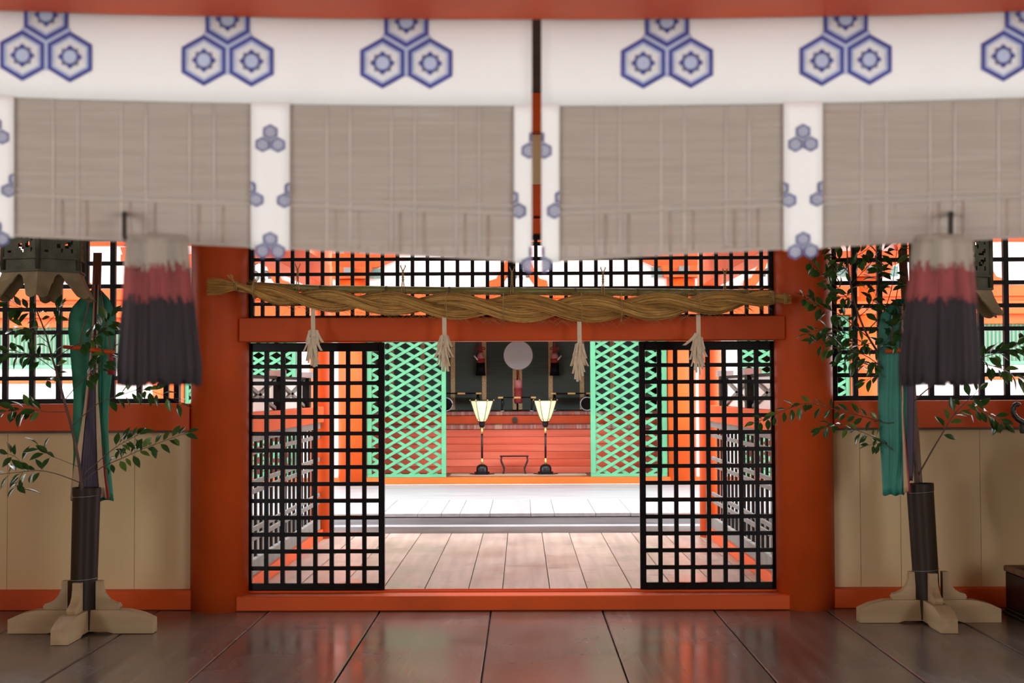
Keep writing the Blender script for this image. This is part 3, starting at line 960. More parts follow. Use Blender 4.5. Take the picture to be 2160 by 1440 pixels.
# ---- big tassels on iron hooks
for tab, hook, lab in (([(508, 268, 396), (560, 262, 400), (640, 258, 408), (740, 250, 418), (790, 246, 424), (804, 249, 420)], 262, 'large white, red and dark tassel under the bamboo blind, near the brush end pillar'),
                       ([(508, 1926, 2050), (560, 1921, 2052), (640, 1912, 2058), (740, 1902, 2064), (795, 1899, 2066), (806, 1903, 2062)], 2005, 'large white, red and dark tassel under the bamboo blind, before the leafy branch')):
    TY = 2.90
    top = P((tab[0][1] + tab[0][2]) / 2, 508, TY)
    root = thing('blind_tassel', lab, 'tassel', tuple(top))
    parts = {'white_yarn': (505, 566, 'yarn_white_shaded'), 'red_yarn': (556, 634, 'yarn_red_shaded'), 'dark_yarn': (626, 806, 'yarn_dark_shaded')}
    N = 110
    strands = []
    for i in range(N):
        a = 2 * PI * i / N
        rr = 1.0 if i % 3 else 0.72
        strands.append((a, rr, random.uniform(-9, 9), random.uniform(-5, 5), random.uniform(-0.02, 0.02)))
    for nm, (ya, yb, mt) in parts.items():
        mb = MB()
        for a, rr, je, jx, jd in strands:
            y0 = ya + (je if nm != 'white_yarn' else 0)
            y1 = yb + je
            pth = []
            for k in range(6):
                yy = lerp(y0, y1, k / 5)
                l, h = table(tab, yy)
                c, w = (l + h) / 2, (h - l) / 2 - 4
                px = c + w * rr * math.cos(a) + jx * (yy - 505) / 300
                pth.append(P(px, yy, TY + 0.045 * rr * math.sin(a) * (0.7 + 0.3 * (yy - 505) / 300)))
            mb.tube(pth, [0.0058 + 0.001 * math.sin(a * 5)] * 6, 5)
        # inner core so that the bundle is solid
        core = []
        for k in range(6):
            yy = lerp(ya, yb - 2, k / 5)
            l, h = table(tab, yy)
            core.append((yy, (l + h) / 2, (h - l) / 2 - 9))
        vs, fs = [], []
        for yy, c, w in core:
            for q in range(16):
                a = 2 * PI * q / 16
                vs.append(P(c + w * math.cos(a) * 0.93, yy, TY + 0.038 * math.sin(a)))
        for r_ in range(5):
            for q in range(16):
                q2 = (q + 1) % 16
                fs.append((r_ * 16 + q, r_ * 16 + q2, r_ * 16 + 16 + q2, r_ * 16 + 16 + q))
        fs += [tuple(range(16)), tuple(range(95, 79, -1))]
        mb.add(vs, fs)
        mb.build(nm, mt, root, 'stuff')
    c0 = (tab[0][1] + tab[0][2]) / 2
    hk = MB().tube([P(hook, 452, TY + 0.05), P(hook, 470, TY + 0.045), P(hook, 498, TY + 0.03), P(hook + (c0 - hook) * 0.1, 512, TY + 0.01), P(hook + (c0 - hook) * 0.3, 516, TY)], 0.0055, 8)
    hk.tube([P(hook, 452, TY + 0.05), P(hook, 450, TY + 0.095)], 0.0055, 8)
    hk.build('iron_hook', 'iron', root)
    MB().tube([P(tab[0][1] + 4, 508, TY), P(c0, 505, TY), P(tab[0][2] - 4, 508, TY)], 0.012, 8).build('tassel_head', 'yarn_white_shaded', root)

# ================================================================== straw rope, bamboo pole and paper streamers
RY = 9.63
RC = [(496, 604), (540, 611), (600, 625), (700, 634), (820, 639), (940, 644), (1080, 648), (1220, 649), (1340, 648), (1440, 643), (1520, 637), (1580, 630), (1625, 627), (1634, 627)]
RT = [(496, 20), (540, 36), (600, 43), (700, 47), (800, 50), (900, 54), (1000, 58), (1100, 61), (1250, 62), (1350, 59), (1450, 53), (1540, 46), (1600, 38), (1634, 26)]
rope = thing('straw_rope', 'thick twisted straw rope with a frayed brush end, hung across the doorway', 'rope', tuple(P(1080, 648, RY)))
N = 220
phi, cent = 0.6, []
for i in range(N + 1):
    px = 496 + (1634 - 496) * i / N
    half = table([(496, 100), (700, 122), (1000, 145), (1250, 148), (1450, 128), (1634, 105)], px)[0]
    phi += PI * ((1634 - 496) / N) / half
    cent.append((P(px, table(RC, px)[0] + 0.8, RY), table(RT, px)[0] * 0.93 / 310.0, phi))
for sgn in (0, PI):
    mb = MB()
    NF = 84
    axis = []
    for c, th, ph in cent:
        off = th * 0.262
        axis.append((c + Vector((0, -math.sin(ph + sgn) * off, math.cos(ph + sgn) * off)), th * 0.262))
    mb.tube([a for a, r in axis], [r * 0.93 for a, r in axis], 12)
    for f in range(NF):
        a0 = 2 * PI * f / NF + random.uniform(-0.08, 0.08)
        rr = random.uniform(0.90, 1.06)
        wob = random.uniform(0, 6.28)
        pth, rad = [], []
        for i in range(0, N + 1, 2):
            p, r = axis[i]
            a = a0 + 0.012 * i + 0.20 * math.sin(i * 0.09 + wob)
            q = rr * (1 + 0.05 * math.sin(i * 0.23 + wob * 2))
            pth.append(p + Vector((0, math.cos(a), math.sin(a))) * r * q)
            rad.append(0.0010 + r * 0.026)
        mb.tube(pth, rad, 4, random.choice((0, 0, 1, 2)), cap=False)
    mb.build('rope_strand', ['straw', 'straw_light', 'straw_dark'], rope)
# stray fibres
mb = MB()
for i in range(1500):
    k = random.randint(8, N - 4)
    p, th, ph = cent[k]
    a = random.uniform(0, 2 * PI)
    st_ = p + Vector((0, math.cos(a), math.sin(a))) * th * 0.47
    d = Vector((random.uniform(0.5, 1.0) * random.choice((1, 1, -1)), math.cos(a) * 0.35, math.sin(a) * 0.45 - 0.1)).normalized()
    L = random.uniform(0.03, 0.085)
    mb.tube([st_, st_ + d * L * 0.5 + Vector((0, 0, 0.003)), st_ + d * L], [0.0011, 0.0009, 0.0004], 3, cap=False)
mb.build('stray_fibres', 'straw_tie', rope, 'stuff')
# brush end
mb = MB()
for i in range(260):
    a, q = random.uniform(0, 2 * PI), math.sqrt(random.random())
    yy, zz = q * math.cos(a), q * math.sin(a)
    e = random.uniform(0.82, 1.05)
    pts_ = []
    for t, w in ((0, 7), (0.25, 10), (0.6, 17), (1.0, 19)):
        px = 500 - 62 * t * e
        pts_.append(P(px, table([(430, 606), (500, 604)], px)[0] - zz * w - 1.5 * t, RY + yy * w / 310))
    mb.tube(pts_, [0.0026, 0.0026, 0.0022, 0.0012], 4, cap=False)
for i in range(16):
    e = random.uniform(-7, 7)
    mb.tube([P(497, 598, RY - 0.02), P(489 + e * 0.4, 588, RY - 0.03), P(485 + e, 578 + abs(e) * 0.3, RY - 0.03)], [0.002, 0.002, 0.001], 4, cap=False)
mb.build('brush_end', 'straw', rope, 'stuff')
# cut end
mb = MB()
for i in range(130):
    a, q = random.uniform(0, 2 * PI), math.sqrt(random.random())
    yy, zz = q * math.cos(a), q * math.sin(a)
    e = random.uniform(0, 7)
    mb.tube([P(1622, 626 - zz * 11, RY + yy * 0.035), P(1645, 629 - zz * 9.5, RY + yy * 0.032), P(1663 + e, 631 - zz * (10.5 + e * 0.3), RY + yy * 0.036)], [0.0032, 0.003, 0.0016], 4, cap=False)
mb.build('cut_end', 'straw', rope, 'stuff')


def wrap(px, py, rz, ry, root, name='binding', mat='straw_tie', w=0.004, turns=2):
    mb = MB()
    for k in range(turns):
        c = P(px + k * 3.0, py, RY)
        pth = [c + Vector((0, ry * math.cos(t), rz * math.sin(t))) for t in [2 * PI * i / 20 for i in range(21)]]
        mb.tube(pth, w, 5, cap=False)
    return mb.build(name, mat, root)


wrap(497, 604, 0.031, 0.031, rope)
wrap(536, 610, 0.062, 0.062, rope)
wrap(1627, 627, 0.043, 0.043, rope)
wrap(1654, 630, 0.036, 0.036, rope)
for px in (805, 943, 1062, 1226, 1310, 1474, 1577):
    y = table(RC, px)[0]
    th = table(RT, px)[0] / 310
    wrap(px, y, th * 0.50, th * 0.50, rope, turns=1, w=0.003)
# bamboo pole
BYc = [(521, 602), (640, 609), (940, 613), (1200, 615), (1550, 618), (1624, 619)]
pole = thing('bamboo_pole', 'green brown bamboo pole hung above the straw rope', 'pole', tuple(P(1080, 614, 9.76)))
nodes = [521, 519 + 157, 815, 948, 1214, 1345, 1466, 1624]
for a, b in zip(nodes[:-1], nodes[1:]):
    pa, pb = P(a, table(BYc, a)[0], 9.76), P(b, table(BYc, b)[0], 9.76)
    MB().tube([pa, pb], 0.0265, 16).build('culm_section', 'bamboo_pole', pole)
for a in nodes[1:-1]:
    pa = P(a, table(BYc, a)[0], 9.76)
    MB().tube([pa - Vector((0.007, 0, 0)), pa, pa + Vector((0.007, 0, 0))], [0.0268, 0.0285, 0.0268], 16).build('culm_node', 'bamboo_node', pole)
for px, lab in ((628, 'knotted straw tie on the bamboo pole, nearest the brush end of the rope'),
                (850, 'knotted straw tie on the bamboo pole, between the brush end tie and the middle post'),
                (1080, 'knotted straw tie on the bamboo pole, looped over the thick transom middle post'),
                (1272, 'knotted straw tie on the bamboo pole, above the thickest part of the rope'),
                (1529, 'knotted straw tie on the bamboo pole, nearest the cut end of the rope')):
    y = table(BYc, px)[0]
    mb = MB()
    for d in (-1, 1):
        mb.tube([P(px + d * 4.5, y - 52, 9.95), P(px + d * 5, y - 50, 9.90), P(px + d * 0.8, y - 41, 9.86), P(px + 0.6 * d, y - 30, 9.82), P(px + d, y - 20, 9.80), P(px + d * 2, y - 10, 9.745), P(px + d * 2.4, y, 9.728), P(px + d * 2.4, y + 8, 9.735)], 0.004, 5)
    for k in range(5):
        z = y - 42 + k * 5
        c = P(px, z, 9.87 - k * 0.012)
        mb.tube([c + Vector((0.008 * math.cos(t), 0.008 * math.sin(t), 0.004 * math.sin(2 * t))) for t in [2 * PI * i / 8 for i in range(9)]], 0.003, 4)
    o = mb.build('straw_tie', 'straw_tie')
    tag(o, lab, 'tie', 'straw ties of the bamboo pole')


def shide(px, top, label, seed, flick):
    rnd = random.Random(seed)
    Y = 9.60
    root = thing('paper_streamer', label, 'paper streamer', tuple(P(px, top, Y)))
    k = 312.0
    tp = P(px, top, Y)
    MB().tube([P(px + 0.5, top - 20, Y - 0.02), P(px, top - 6, Y), P(px, top + 4, Y)], 0.0022, 5).build('thread', 'straw_tie', root)

    def strip(x0, y0, x1, y1, w, dy, curl, name):
        rows = []
        n = 5
        for i in range(n + 1):
            t = i / n
            cx = lerp(x0, x1, t ** 1.4)
            cy = lerp(y0, y1, t)
            dep = Y - dy - curl * math.sin(t * PI * 0.9)
            a, b = P(cx - w / 2, cy, dep), P(cx + w / 2, cy, dep + 0.006 * curl)
            rows.append([a, (a + b) / 2 + Vector((0, -0.0015, 0)), b])
        MB().sheet(rows, 0.0008, smooth=False).build(name, 'paper', root)

    strip(px, top, px + 1, top + 62, 9, 0.0, 0.0, 'stem')
    for lay, (y0, y1, n, sp, sx) in enumerate(((top + 42, top + 86, 6, 13, 15), (top + 58, top + 104, 7, 15, 18), (top + 70, top + 122, 6, 10, 13))):
        for i in range(n):
            u = (i / (n - 1) - 0.5) * 2
            e = rnd.uniform(-7, 7)
            strip(px + u * sp * 0.55 - lay, y0 + abs(u) * 5, px + u * sx + rnd.uniform(-2, 2), y1 + e - abs(u) * 10, rnd.uniform(3.2, 6.2), 0.010 + 0.012 * lay + rnd.uniform(0, 0.012), rnd.uniform(0.004, 0.035), 'paper_strip')
    if flick:
        strip(px + flick[0], top + flick[1], px + flick[2], top + flick[3], 6 if abs(flick[2]) < 27 else 8, 0.02, 0.01, 'paper_strip')


shide(660, 650, 'bark paper streamer hanging from the thin part of the rope near its brush end', 1, (8, 46, 21, 72))
shide(937, 661, 'bark paper streamer hanging from the rope before the stile edge of one green lattice shutter', 4, None)
shide(1222, 678, 'bark paper streamer hanging from the thickest part of the rope', 8, None)
shide(1473, 664, 'bark paper streamer hanging from the rope with one strip flicked out sideways', 11, (-4, 38, -30, 64))

# ================================================================== stands, poles with silk streamers, branches
def stand(cx, cy, lean_x, ztop, label, rot, r=0.086):
    t = thing('branch_stand', label, 'stand', (cx, cy, 0))
    prof = [(0.0, 0.03), (0.03, 0.0), (0.47, 0.0)]
    L, H, W = 0.455, 0.145, 0.052
    arm = [(0.05, 0.0), (L, 0.0), (L, H * 0.62), (L - 0.06, H * 0.80), (L - 0.15, H * 0.95), (L - 0.24, H), (0.05, H)]
    arm = [(0.03, 0.012), (0.17, 0.012), (0.21, 0.0), (L, 0.0), (L, H * 0.60), (L - 0.07, H * 0.82), (L - 0.16, H * 0.97), (L - 0.24, H), (0.03, H)]
    am = MB().prism(arm, 'Y', -W, W).mesh('arm', 'pale_timber')
    br = [(0.088, H), (0.235, H), (0.243, H + 0.018), (0.232, H + 0.036), (0.205, H + 0.042), (0.168, H + 0.062), (0.142, H + 0.095), (0.128, H + 0.135), (0.126, H + 0.178), (0.088, H + 0.178)]
    bmh = MB().prism(br, 'Y', -0.027, 0.027).mesh('brace', 'pale_timber')
    for k in range(4):
        a = k * PI / 2 + rot
        o = link('arm', am, t, loc=(cx, cy, 0), rot=(0, 0, a))
        b = link('brace', bmh, o)
    tb = MB().tube([(cx, cy, 0.02), (cx + lean_x * 0.5, cy, ztop * 0.5), (cx + lean_x, cy, ztop)], [r * 0.93, r * 0.97, r], 28, cap=False)
    tb.tube([(cx + lean_x, cy, ztop), (cx + lean_x * 0.5, cy, ztop * 0.5), (cx, cy, 0.02)], [r * 0.86, r * 0.84, r * 0.8], 28, cap=False)
    tb.lathe([(r * 0.85, 0), (r * 1.0, 0.0)], (cx + lean_x, cy, ztop), 28, caps=False)
    tube = tb.build('tube', 'tube_dark', t)
    MB().tube([(cx + lean_x * 0.955, cy, ztop - 0.045), (cx + lean_x, cy, ztop + 0.001)], r * 1.03, 28, cap=False).build('rim_band', 'tube_dark', tube)
    for z in (ztop - 0.052, 0.335):
        q = z / ztop
        MB().tube([(cx + lean_x * q + r * 1.01 * math.cos(a), cy + r * 1.01 * math.sin(a), z + 0.006 * math.cos(a)) for a in [2 * PI * i / 24 for i in range(25)]], 0.0018, 5).build('wire_ring', 'wire', tube)
    return t


SLx, SLy = -2.70, 8.98
SRx, SRy = 2.70, 9.30
stand(SLx, SLy, 0.02, 0.905, 'pale cross-footed stand with upright dark tube beside the brush end pillar', 0.0)
stand(SRx, SRy, -0.045, 0.89, 'pale cross-footed stand with leaning dark tube beside the black pedestal', 0.0)


def streamer(tab, Y, mat, root, name='silk_streamer', pleat=0.006, ph=0.0, nx=10):
    rows = []
    y0, y1 = tab[0][0], tab[-1][0]
    n = 26
    for i in range(n + 1):
        py = lerp(y0, y1, i / n)
        l, h = table(tab, py)
        rows.append([P(lerp(l, h, j / nx), py + 2 * math.sin(j * 1.3 + ph) * (i / n) ** 4, Y + pleat * math.sin(j * 1.9 + ph + i * 0.05) * min(1, (h - l) / 40)) for j in range(nx + 1)])
    return MB().sheet(rows, 0.0012).build(name, mat, root)


# pole with purple streamers in the upright stand
t = thing('streamer_pole', 'brown wooden pole with green, purple and cream silk streamers beside the bronze lantern', 'streamer pole', tuple(P(182, 1010, 9.02)))
a, b = P(186, 1205, 9.085), P(206, 533, 9.13)
d = 0.026
MB().add([(a.x - d, a.y - 0.008, a.z), (a.x + d, a.y - 0.008, a.z), (a.x + d, a.y + 0.008, a.z), (a.x - d, a.y + 0.008, a.z),
          (b.x - d, b.y - 0.008, b.z), (b.x + d, b.y - 0.008, b.z), (b.x + d, b.y + 0.008, b.z), (b.x - d, b.y + 0.008, b.z)],
         [(0, 3, 2, 1), (4, 5, 6, 7), (0, 1, 5, 4), (1, 2, 6, 5), (2, 3, 7, 6), (3, 0, 4, 7)]).build('post', 'brown_timber', t)
streamer([(612, 190, 214), (626, 172, 228), (642, 155, 237), (662, 146, 241), (690, 143, 243), (730, 147, 240), (780, 151, 237), (840, 155, 231), (900, 153, 228), (960, 155, 231), (1010, 152, 236), (1056, 149, 240)], 9.098, 'silk_green', t, pleat=0.012)
streamer([(600, 201, 205), (700, 197, 203), (800, 187, 202), (900, 177, 203), (1000, 169, 207), (1056, 160, 214)], 8.960 + 0.10, 'silk_purple', t, ph=1)
streamer([(600, 198, 200.5), (700, 194, 197.5), (800, 184, 188), (880, 174, 180), (960, 160, 172), (1010, 151, 168), (1052, 148, 160)], 9.05, 'silk_cream', t, pleat=0.003, nx=5)
streamer([(600, 200.5, 202), (700, 197, 199), (800, 188, 190), (880, 180, 182)], 9.048, 'silk_red', t, pleat=0.001, nx=3)
streamer([(600, 206, 208.5), (700, 203, 206.5), (830, 202, 206.5), (900, 203, 212), (1000, 206, 219), (1050, 211, 225)], 9.05, 'silk_cream', t, pleat=0.003, nx=5, ph=2)
streamer([(940, 213, 216), (1000, 218, 224), (1052, 223, 232)], 9.07, 'silk_red', t, pleat=0.002, nx=4)
MB().tube([P(203, 552, 8.985), P(196, 600, 8.99), P(180, 670, 9.02), P(166, 735, 9.03)], 0.003, 6).build('red_cord', 'silk_red', t)
MB().tube([P(203, 552, 8.985), P(210, 600, 8.99), P(220, 660, 9.0), P(235, 742, 9.0)], 0.003, 6).build('red_cord', 'silk_red', t)
MB().tube([P(134, 731, 9.0), P(180, 735, 8.985), P(240, 744, 8.97)], [0.012, 0.015, 0.016], 8).build('crossbar', 'vermilion', t)
MB().tube([P(234, 744, 8.965), P(234, 756, 8.965), P(234, 790, 8.965)], [0.006, 0.016, 0.020], 10).build('red_tassel', 'silk_red', t)

t = thing('streamer_pole', 'wooden pole with teal silk streamers edged cream and red amid the dense leaves', 'streamer pole', tuple(P(1930, 1010, 9.3)))
a, b = P(1950, 1205, 9.405), P(1903, 528, 9.42)
MB().add([(a.x - d, a.y - 0.008, a.z), (a.x + d, a.y - 0.008, a.z), (a.x + d, a.y + 0.008, a.z), (a.x - d, a.y + 0.008, a.z),
          (b.x - d, b.y - 0.008, b.z), (b.x + d, b.y - 0.008, b.z), (b.x + d, b.y + 0.008, b.z), (b.x - d, b.y + 0.008, b.z)],
         [(0, 3, 2, 1), (4, 5, 6, 7), (0, 1, 5, 4), (1, 2, 6, 5), (2, 3, 7, 6), (3, 0, 4, 7)]).build('post', 'brown_timber', t)
streamer([(630, 1890, 1912), (655, 1862, 1924), (685, 1853, 1928), (760, 1854, 1929), (860, 1852, 1926), (950, 1857, 1924), (1000, 1860, 1915), (1044, 1862, 1907)], 9.18, 'silk_teal', t, pleat=0.014)
streamer([(640, 1902, 1906), (800, 1901, 1905), (900, 1903, 1906), (980, 1905, 1912), (1038, 1906, 1917)], 9.155, 'silk_cream', t, pleat=0.002, nx=4)
streamer([(640, 1900, 1902), (800, 1899, 1901), (900, 1906, 1908), (980, 1912, 1915), (1038, 1917, 1921)], 9.155, 'silk_red', t, pleat=0.002, nx=3)
streamer([(700, 1914, 1930), (900, 1913, 1928), (1005, 1912, 1926), (1015, 1914, 1925)], 9.16, 'silk_purple', t, pleat=0.004, nx=5)
MB().tube([P(1905, 552, 9.24), P(1888, 640, 9.22), P(1878, 740, 9.15)], 0.003, 6).build('red_cord', 'silk_red', t)
MB().tube([P(1868, 741, 9.15), P(1945, 735, 9.15)], 0.014, 8).build('crossbar', 'vermilion', t)

# ---- leaves: one mesh, each leaf its own object
def leaf_mesh(name, mat, fold, droop):
    L, W = 0.085, 0.019
    prof = [(0.0, 0.05), (0.14, 0.5), (0.34, 0.95), (0.55, 1.0), (0.76, 0.68), (0.9, 0.3), (1.0, 0.0)]
    vs, fs = [], []
    for t, w in prof:
        z = -droop * t * t
        for s in (-1, 0, 1):
            vs.append((t * L, s * w * W, (z + fold * abs(s) * w) * L))
    for i in range(len(prof) - 1):
        for j in (0, 1):
            a = i * 3 + j
            fs.append((a, a + 3, a + 4, a + 1))
    mb = MB().add(vs, fs, 0, True)
    mb.tube([(-0.018, 0, 0.001), (0.0, 0, 0), (0.03, 0, -0.0006)], [0.0011, 0.0012, 0.0006], 4, 0, cap=False)
    return mb.mesh(name, mat)


LEAVES = [leaf_mesh('leaf', 'leaf', 0.06, 0.10), leaf_mesh('leaf', 'leaf', 0.10, 0.25), leaf_mesh('leaf', 'leaf_light', 0.08, 0.16)]


def smooth_path(pts, n):
    out = []
    P_ = [pts[0]] + pts + [pts[-1]]
    for i in range(1, len(P_) - 2):
        for k in range(n):
            t = k / n
            p0, p1, p2, p3 = P_[i - 1], P_[i], P_[i + 1], P_[i + 2]
            out.append(0.5 * ((2 * p1) + (p2 - p0) * t + (2 * p0 - 5 * p1 + 4 * p2 - p3) * t * t + (3 * p1 - p0 - 3 * p2 + p3) * t ** 3))
    out.append(pts[-1])
    return out


def branch(name, label, seed, twigs, Y0, spread):
    rnd = random.Random(seed)
    base = P(*twigs[0][0][0], Y0)
    root = thing(name, label, 'branch', tuple(base))
    count = 0
    rest = MB()
    for ti, (pts, r0, r1, nleaf, l0, dy, size) in enumerate(twigs):
        n = len(pts)
        path = [P(px, py, Y0 + dy * (i / (n - 1)) + rnd.uniform(-1, 1) * spread * (0 if i == 0 else 1)) for i, (px, py) in enumerate(pts)]
        sp = smooth_path(path, 5)
        m = len(sp)
        MB().tube(sp, [lerp(r0, r1, i / (m - 1)) for i in range(m)], 6).build('stem' if r0 > 0.004 else 'twig', 'bark', root)
        side = 1
        for q in range(nleaf):
            t = l0 + (1 - l0) * (q + 0.5 + rnd.uniform(-0.4, 0.4)) / nleaf
            t = min(0.999, max(0.0, t))
            i = min(m - 2, int(t * (m - 1)))
            pos = sp[i].lerp(sp[i + 1], t * (m - 1) - i)
            tw = (sp[i + 1] - sp[i]).normalized()
            lat = tw.cross(Vector((0, -1, 0.3))).normalized() * side
            dirv = tw * rnd.uniform(0.3, 1.0) + lat * rnd.uniform(0.5, 1.0) + Vector((0, rnd.uniform(-0.7, 0.5), rnd.uniform(-0.75, 0.1)))
            if q == nleaf - 1:
                dirv = tw
            dirv.normalize()
            up = Vector((rnd.uniform(-0.6, 0.6), rnd.uniform(-1.2, 0.1), 0.75)).normalized()
            yv = up.cross(dirv).normalized()
            zv = dirv.cross(yv)
            s = size * rnd.uniform(0.78, 1.2)
            lm = LEAVES[rnd.choices((0, 1, 2), (0.5, 0.33, 0.17))[0]]
            M4 = Matrix.Translation(pos + dirv * 0.016 * s) @ (Matrix((dirv, yv, zv)).transposed() * s).to_4x4()
            side = -side
            count += 1
            if count > 300:
                rest.add([M4 @ v.co for v in lm.vertices], [tuple(p.vertices) for p in lm.polygons], 0, True)
                continue
            o = bpy.data.objects.new('leaf', lm)
            col.objects.link(o)
            o.parent = root
            o.matrix_parent_inverse = Matrix.Translation(-root.location)
            o.matrix_basis = M4
    if rest.f:
        rest.build('small_leaves', 'leaf', root, 'stuff')
    return count


LT = [  # points, radius start and end, leaves, first leaf, depth change, leaf size
    ([(173, 1034), (168, 985), (152, 905), (137, 850), (121, 790), (111, 757), (99, 712), (86, 676), (76, 652)], 0.011, 0.0035, 12, 0.55, -0.10, 0.95),
    ([(172, 1018), (215, 985), (258, 966), (300, 947), (345, 930), (395, 912)], 0.0035, 0.0015, 24, 0.22, -0.22, 0.95),
    ([(172, 1005), (232, 952), (262, 932), (292, 917)], 0.003, 0.0014, 13, 0.35, -0.12, 0.95),
    ([(170, 1018), (122, 1000), (82, 992), (46, 995), (-10, 1001)], 0.0035, 0.0015, 13, 0.42, -0.20, 1.0),
    ([(48, 995), (40, 1012), (34, 1025), (72, 1036)], 0.002, 0.0012, 7, 0.1, -0.10, 1.0),
    ([(60, 993), (35, 965), (20, 958)], 0.002, 0.0012, 6, 0.2, -0.10, 1.0),
    ([(168, 985), (130, 970), (102, 958), (84, 942)], 0.002, 0.0012, 7, 0.45, -0.05, 0.95),
    ([(118, 782), (82, 756), (48, 744), (-10, 748)], 0.003, 0.0015, 22, 0.25, -0.12, 0.95),
    ([(140, 868), (98, 868), (52, 862), (-10, 872)], 0.003, 0.0015, 20, 0.38, -0.15, 1.05),
    ([(150, 900), (205, 852), (248, 836), (292, 822), (330, 828), (378, 848)], 0.003, 0.0014, 20, 0.3, -0.15, 1.05),
    ([(111, 757), (165, 725), (205, 705), (232, 672)], 0.003, 0.0014, 20, 0.4, -0.12, 1.0),
    ([(104, 725), (72, 700), (52, 690), (30, 695)], 0.0025, 0.0013, 12, 0.25, -0.10, 1.0),
    ([(92, 690), (118, 662), (128, 648)], 0.0025, 0.0013, 9, 0.3, -0.08, 1.0),
    ([(84, 668), (52, 650), (20, 645)], 0.0025, 0.0013, 10, 0.2, -0.10, 1.05),
    ([(135, 845), (175, 800), (208, 775), (236, 740)], 0.003, 0.0014, 18, 0.35, -0.15, 1.0),
    ([(120, 785), (98, 800), (120, 790)], 0.002, 0.0012, 3, 0.3, -0.05, 0.9)]
branch('leafy_branch', 'evergreen branch with sparse leaves in the upright stand tube', 3, LT, 8.90, 0.05)
RTW = [
    ([(1936, 1018), (1926, 950), (1905, 880), (1890, 832), (1871, 782), (1851, 742), (1826, 700), (1803, 640), (1791, 580), (1786, 518)], 0.0125, 0.004, 10, 0.55, -0.05, 0.95),
    ([(1905, 885), (1872, 892), (1828, 880), (1782, 868), (1742, 858), (1702, 850), (1662, 862), (1622, 880), (1588, 892)], 0.0035, 0.0013, 34, 0.12, -0.30, 0.85),
    ([(1922, 985), (1892, 955), (1852, 926), (1802, 905), (1756, 895), (1732, 906)], 0.003, 0.0013, 22, 0.3, -0.15, 0.8),
    ([(1890, 940), (1855, 935), (1830, 940)], 0.002, 0.0012, 6, 0.3, -0.05, 0.7),
    ([(1938, 1000), (1966, 950), (1990, 910), (2012, 874), (2040, 846), (2066, 822)], 0.006, 0.0018, 13, 0.35, -0.15, 1.0),
    ([(2012, 874), (2058, 862), (2098, 880), (2118, 896)], 0.0025, 0.0013, 17, 0.2, -0.10, 1.0),
    ([(1871, 782), (1822, 748), (1772, 736), (1722, 722)], 0.0035, 0.0014, 20, 0.15, -0.20, 0.95),
    ([(1855, 750), (1803, 712), (1752, 692), (1708, 702)], 0.0035, 0.0014, 22, 0.15, -0.10, 0.95),
    ([(1832, 712), (1772, 664), (1722, 642), (1692, 624)], 0.0035, 0.0014, 26, 0.12, -0.25, 0.95),
    ([(1803, 645), (1762, 602), (1730, 572), (1702, 546)], 0.0035, 0.0014, 20, 0.15, -0.12, 0.95),
    ([(1795, 600), (1830, 562), (1862, 528)], 0.003, 0.0014, 15, 0.15, -0.08, 0.95),
    ([(1790, 575), (1762, 540), (1748, 512)], 0.003, 0.0014, 16, 0.1, -0.10, 0.95),
    ([(1826, 700), (1862, 660), (1880, 610), (1888, 560), (1892, 518)], 0.004, 0.0016, 26, 0.12, -0.18, 0.95),
    ([(1851, 742), (1872, 715), (1890, 690)], 0.003, 0.0014, 9, 0.2, -0.15, 0.95),
    ([(1902, 868), (1980, 802), (2050, 762), (2110, 742), (2168, 720)], 0.005, 0.0015, 26, 0.5, -0.10, 1.0),
    ([(2050, 762), (2095, 772), (2125, 784), (2168, 802)], 0.003, 0.0014, 16, 0.2, -0.12, 1.05),
    ([(1880, 800), (1850, 790), (1825, 805)], 0.003, 0.0014, 6, 0.3, -0.1, 0.95),
    ([(1812, 668), (1840, 640), (1852, 600), (1850, 560)], 0.003, 0.0014, 18, 0.1, -0.12, 0.95),
    ([(1840, 722), (1812, 728), (1780, 712), (1760, 720)], 0.003, 0.0014, 14, 0.1, -0.16, 0.95),
    ([(1798, 620), (1772, 625), (1750, 612)], 0.003, 0.0014, 12, 0.1, -0.06, 0.95),
    ([(1860, 760), (1838, 770), (1800, 760), (1770, 765)], 0.003, 0.0014, 14, 0.1, -0.1, 0.95),
    ([(1788, 545), (1815, 535), (1835, 520)], 0.003, 0.0014, 12, 0.1, -0.1, 0.95),
    ([(1870, 640), (1895, 650), (1900, 690), (1890, 730)], 0.003, 0.0014, 14, 0.1, -0.2, 0.95),
    ([(1790, 560), (1770, 580), (1755, 560)], 0.003, 0.0014, 10, 0.1, -0.14, 0.95)]
branch('leafy_branch', 'evergreen branch with dense dark leaves in the leaning stand tube', 5, RTW, 9.20, 0.05)

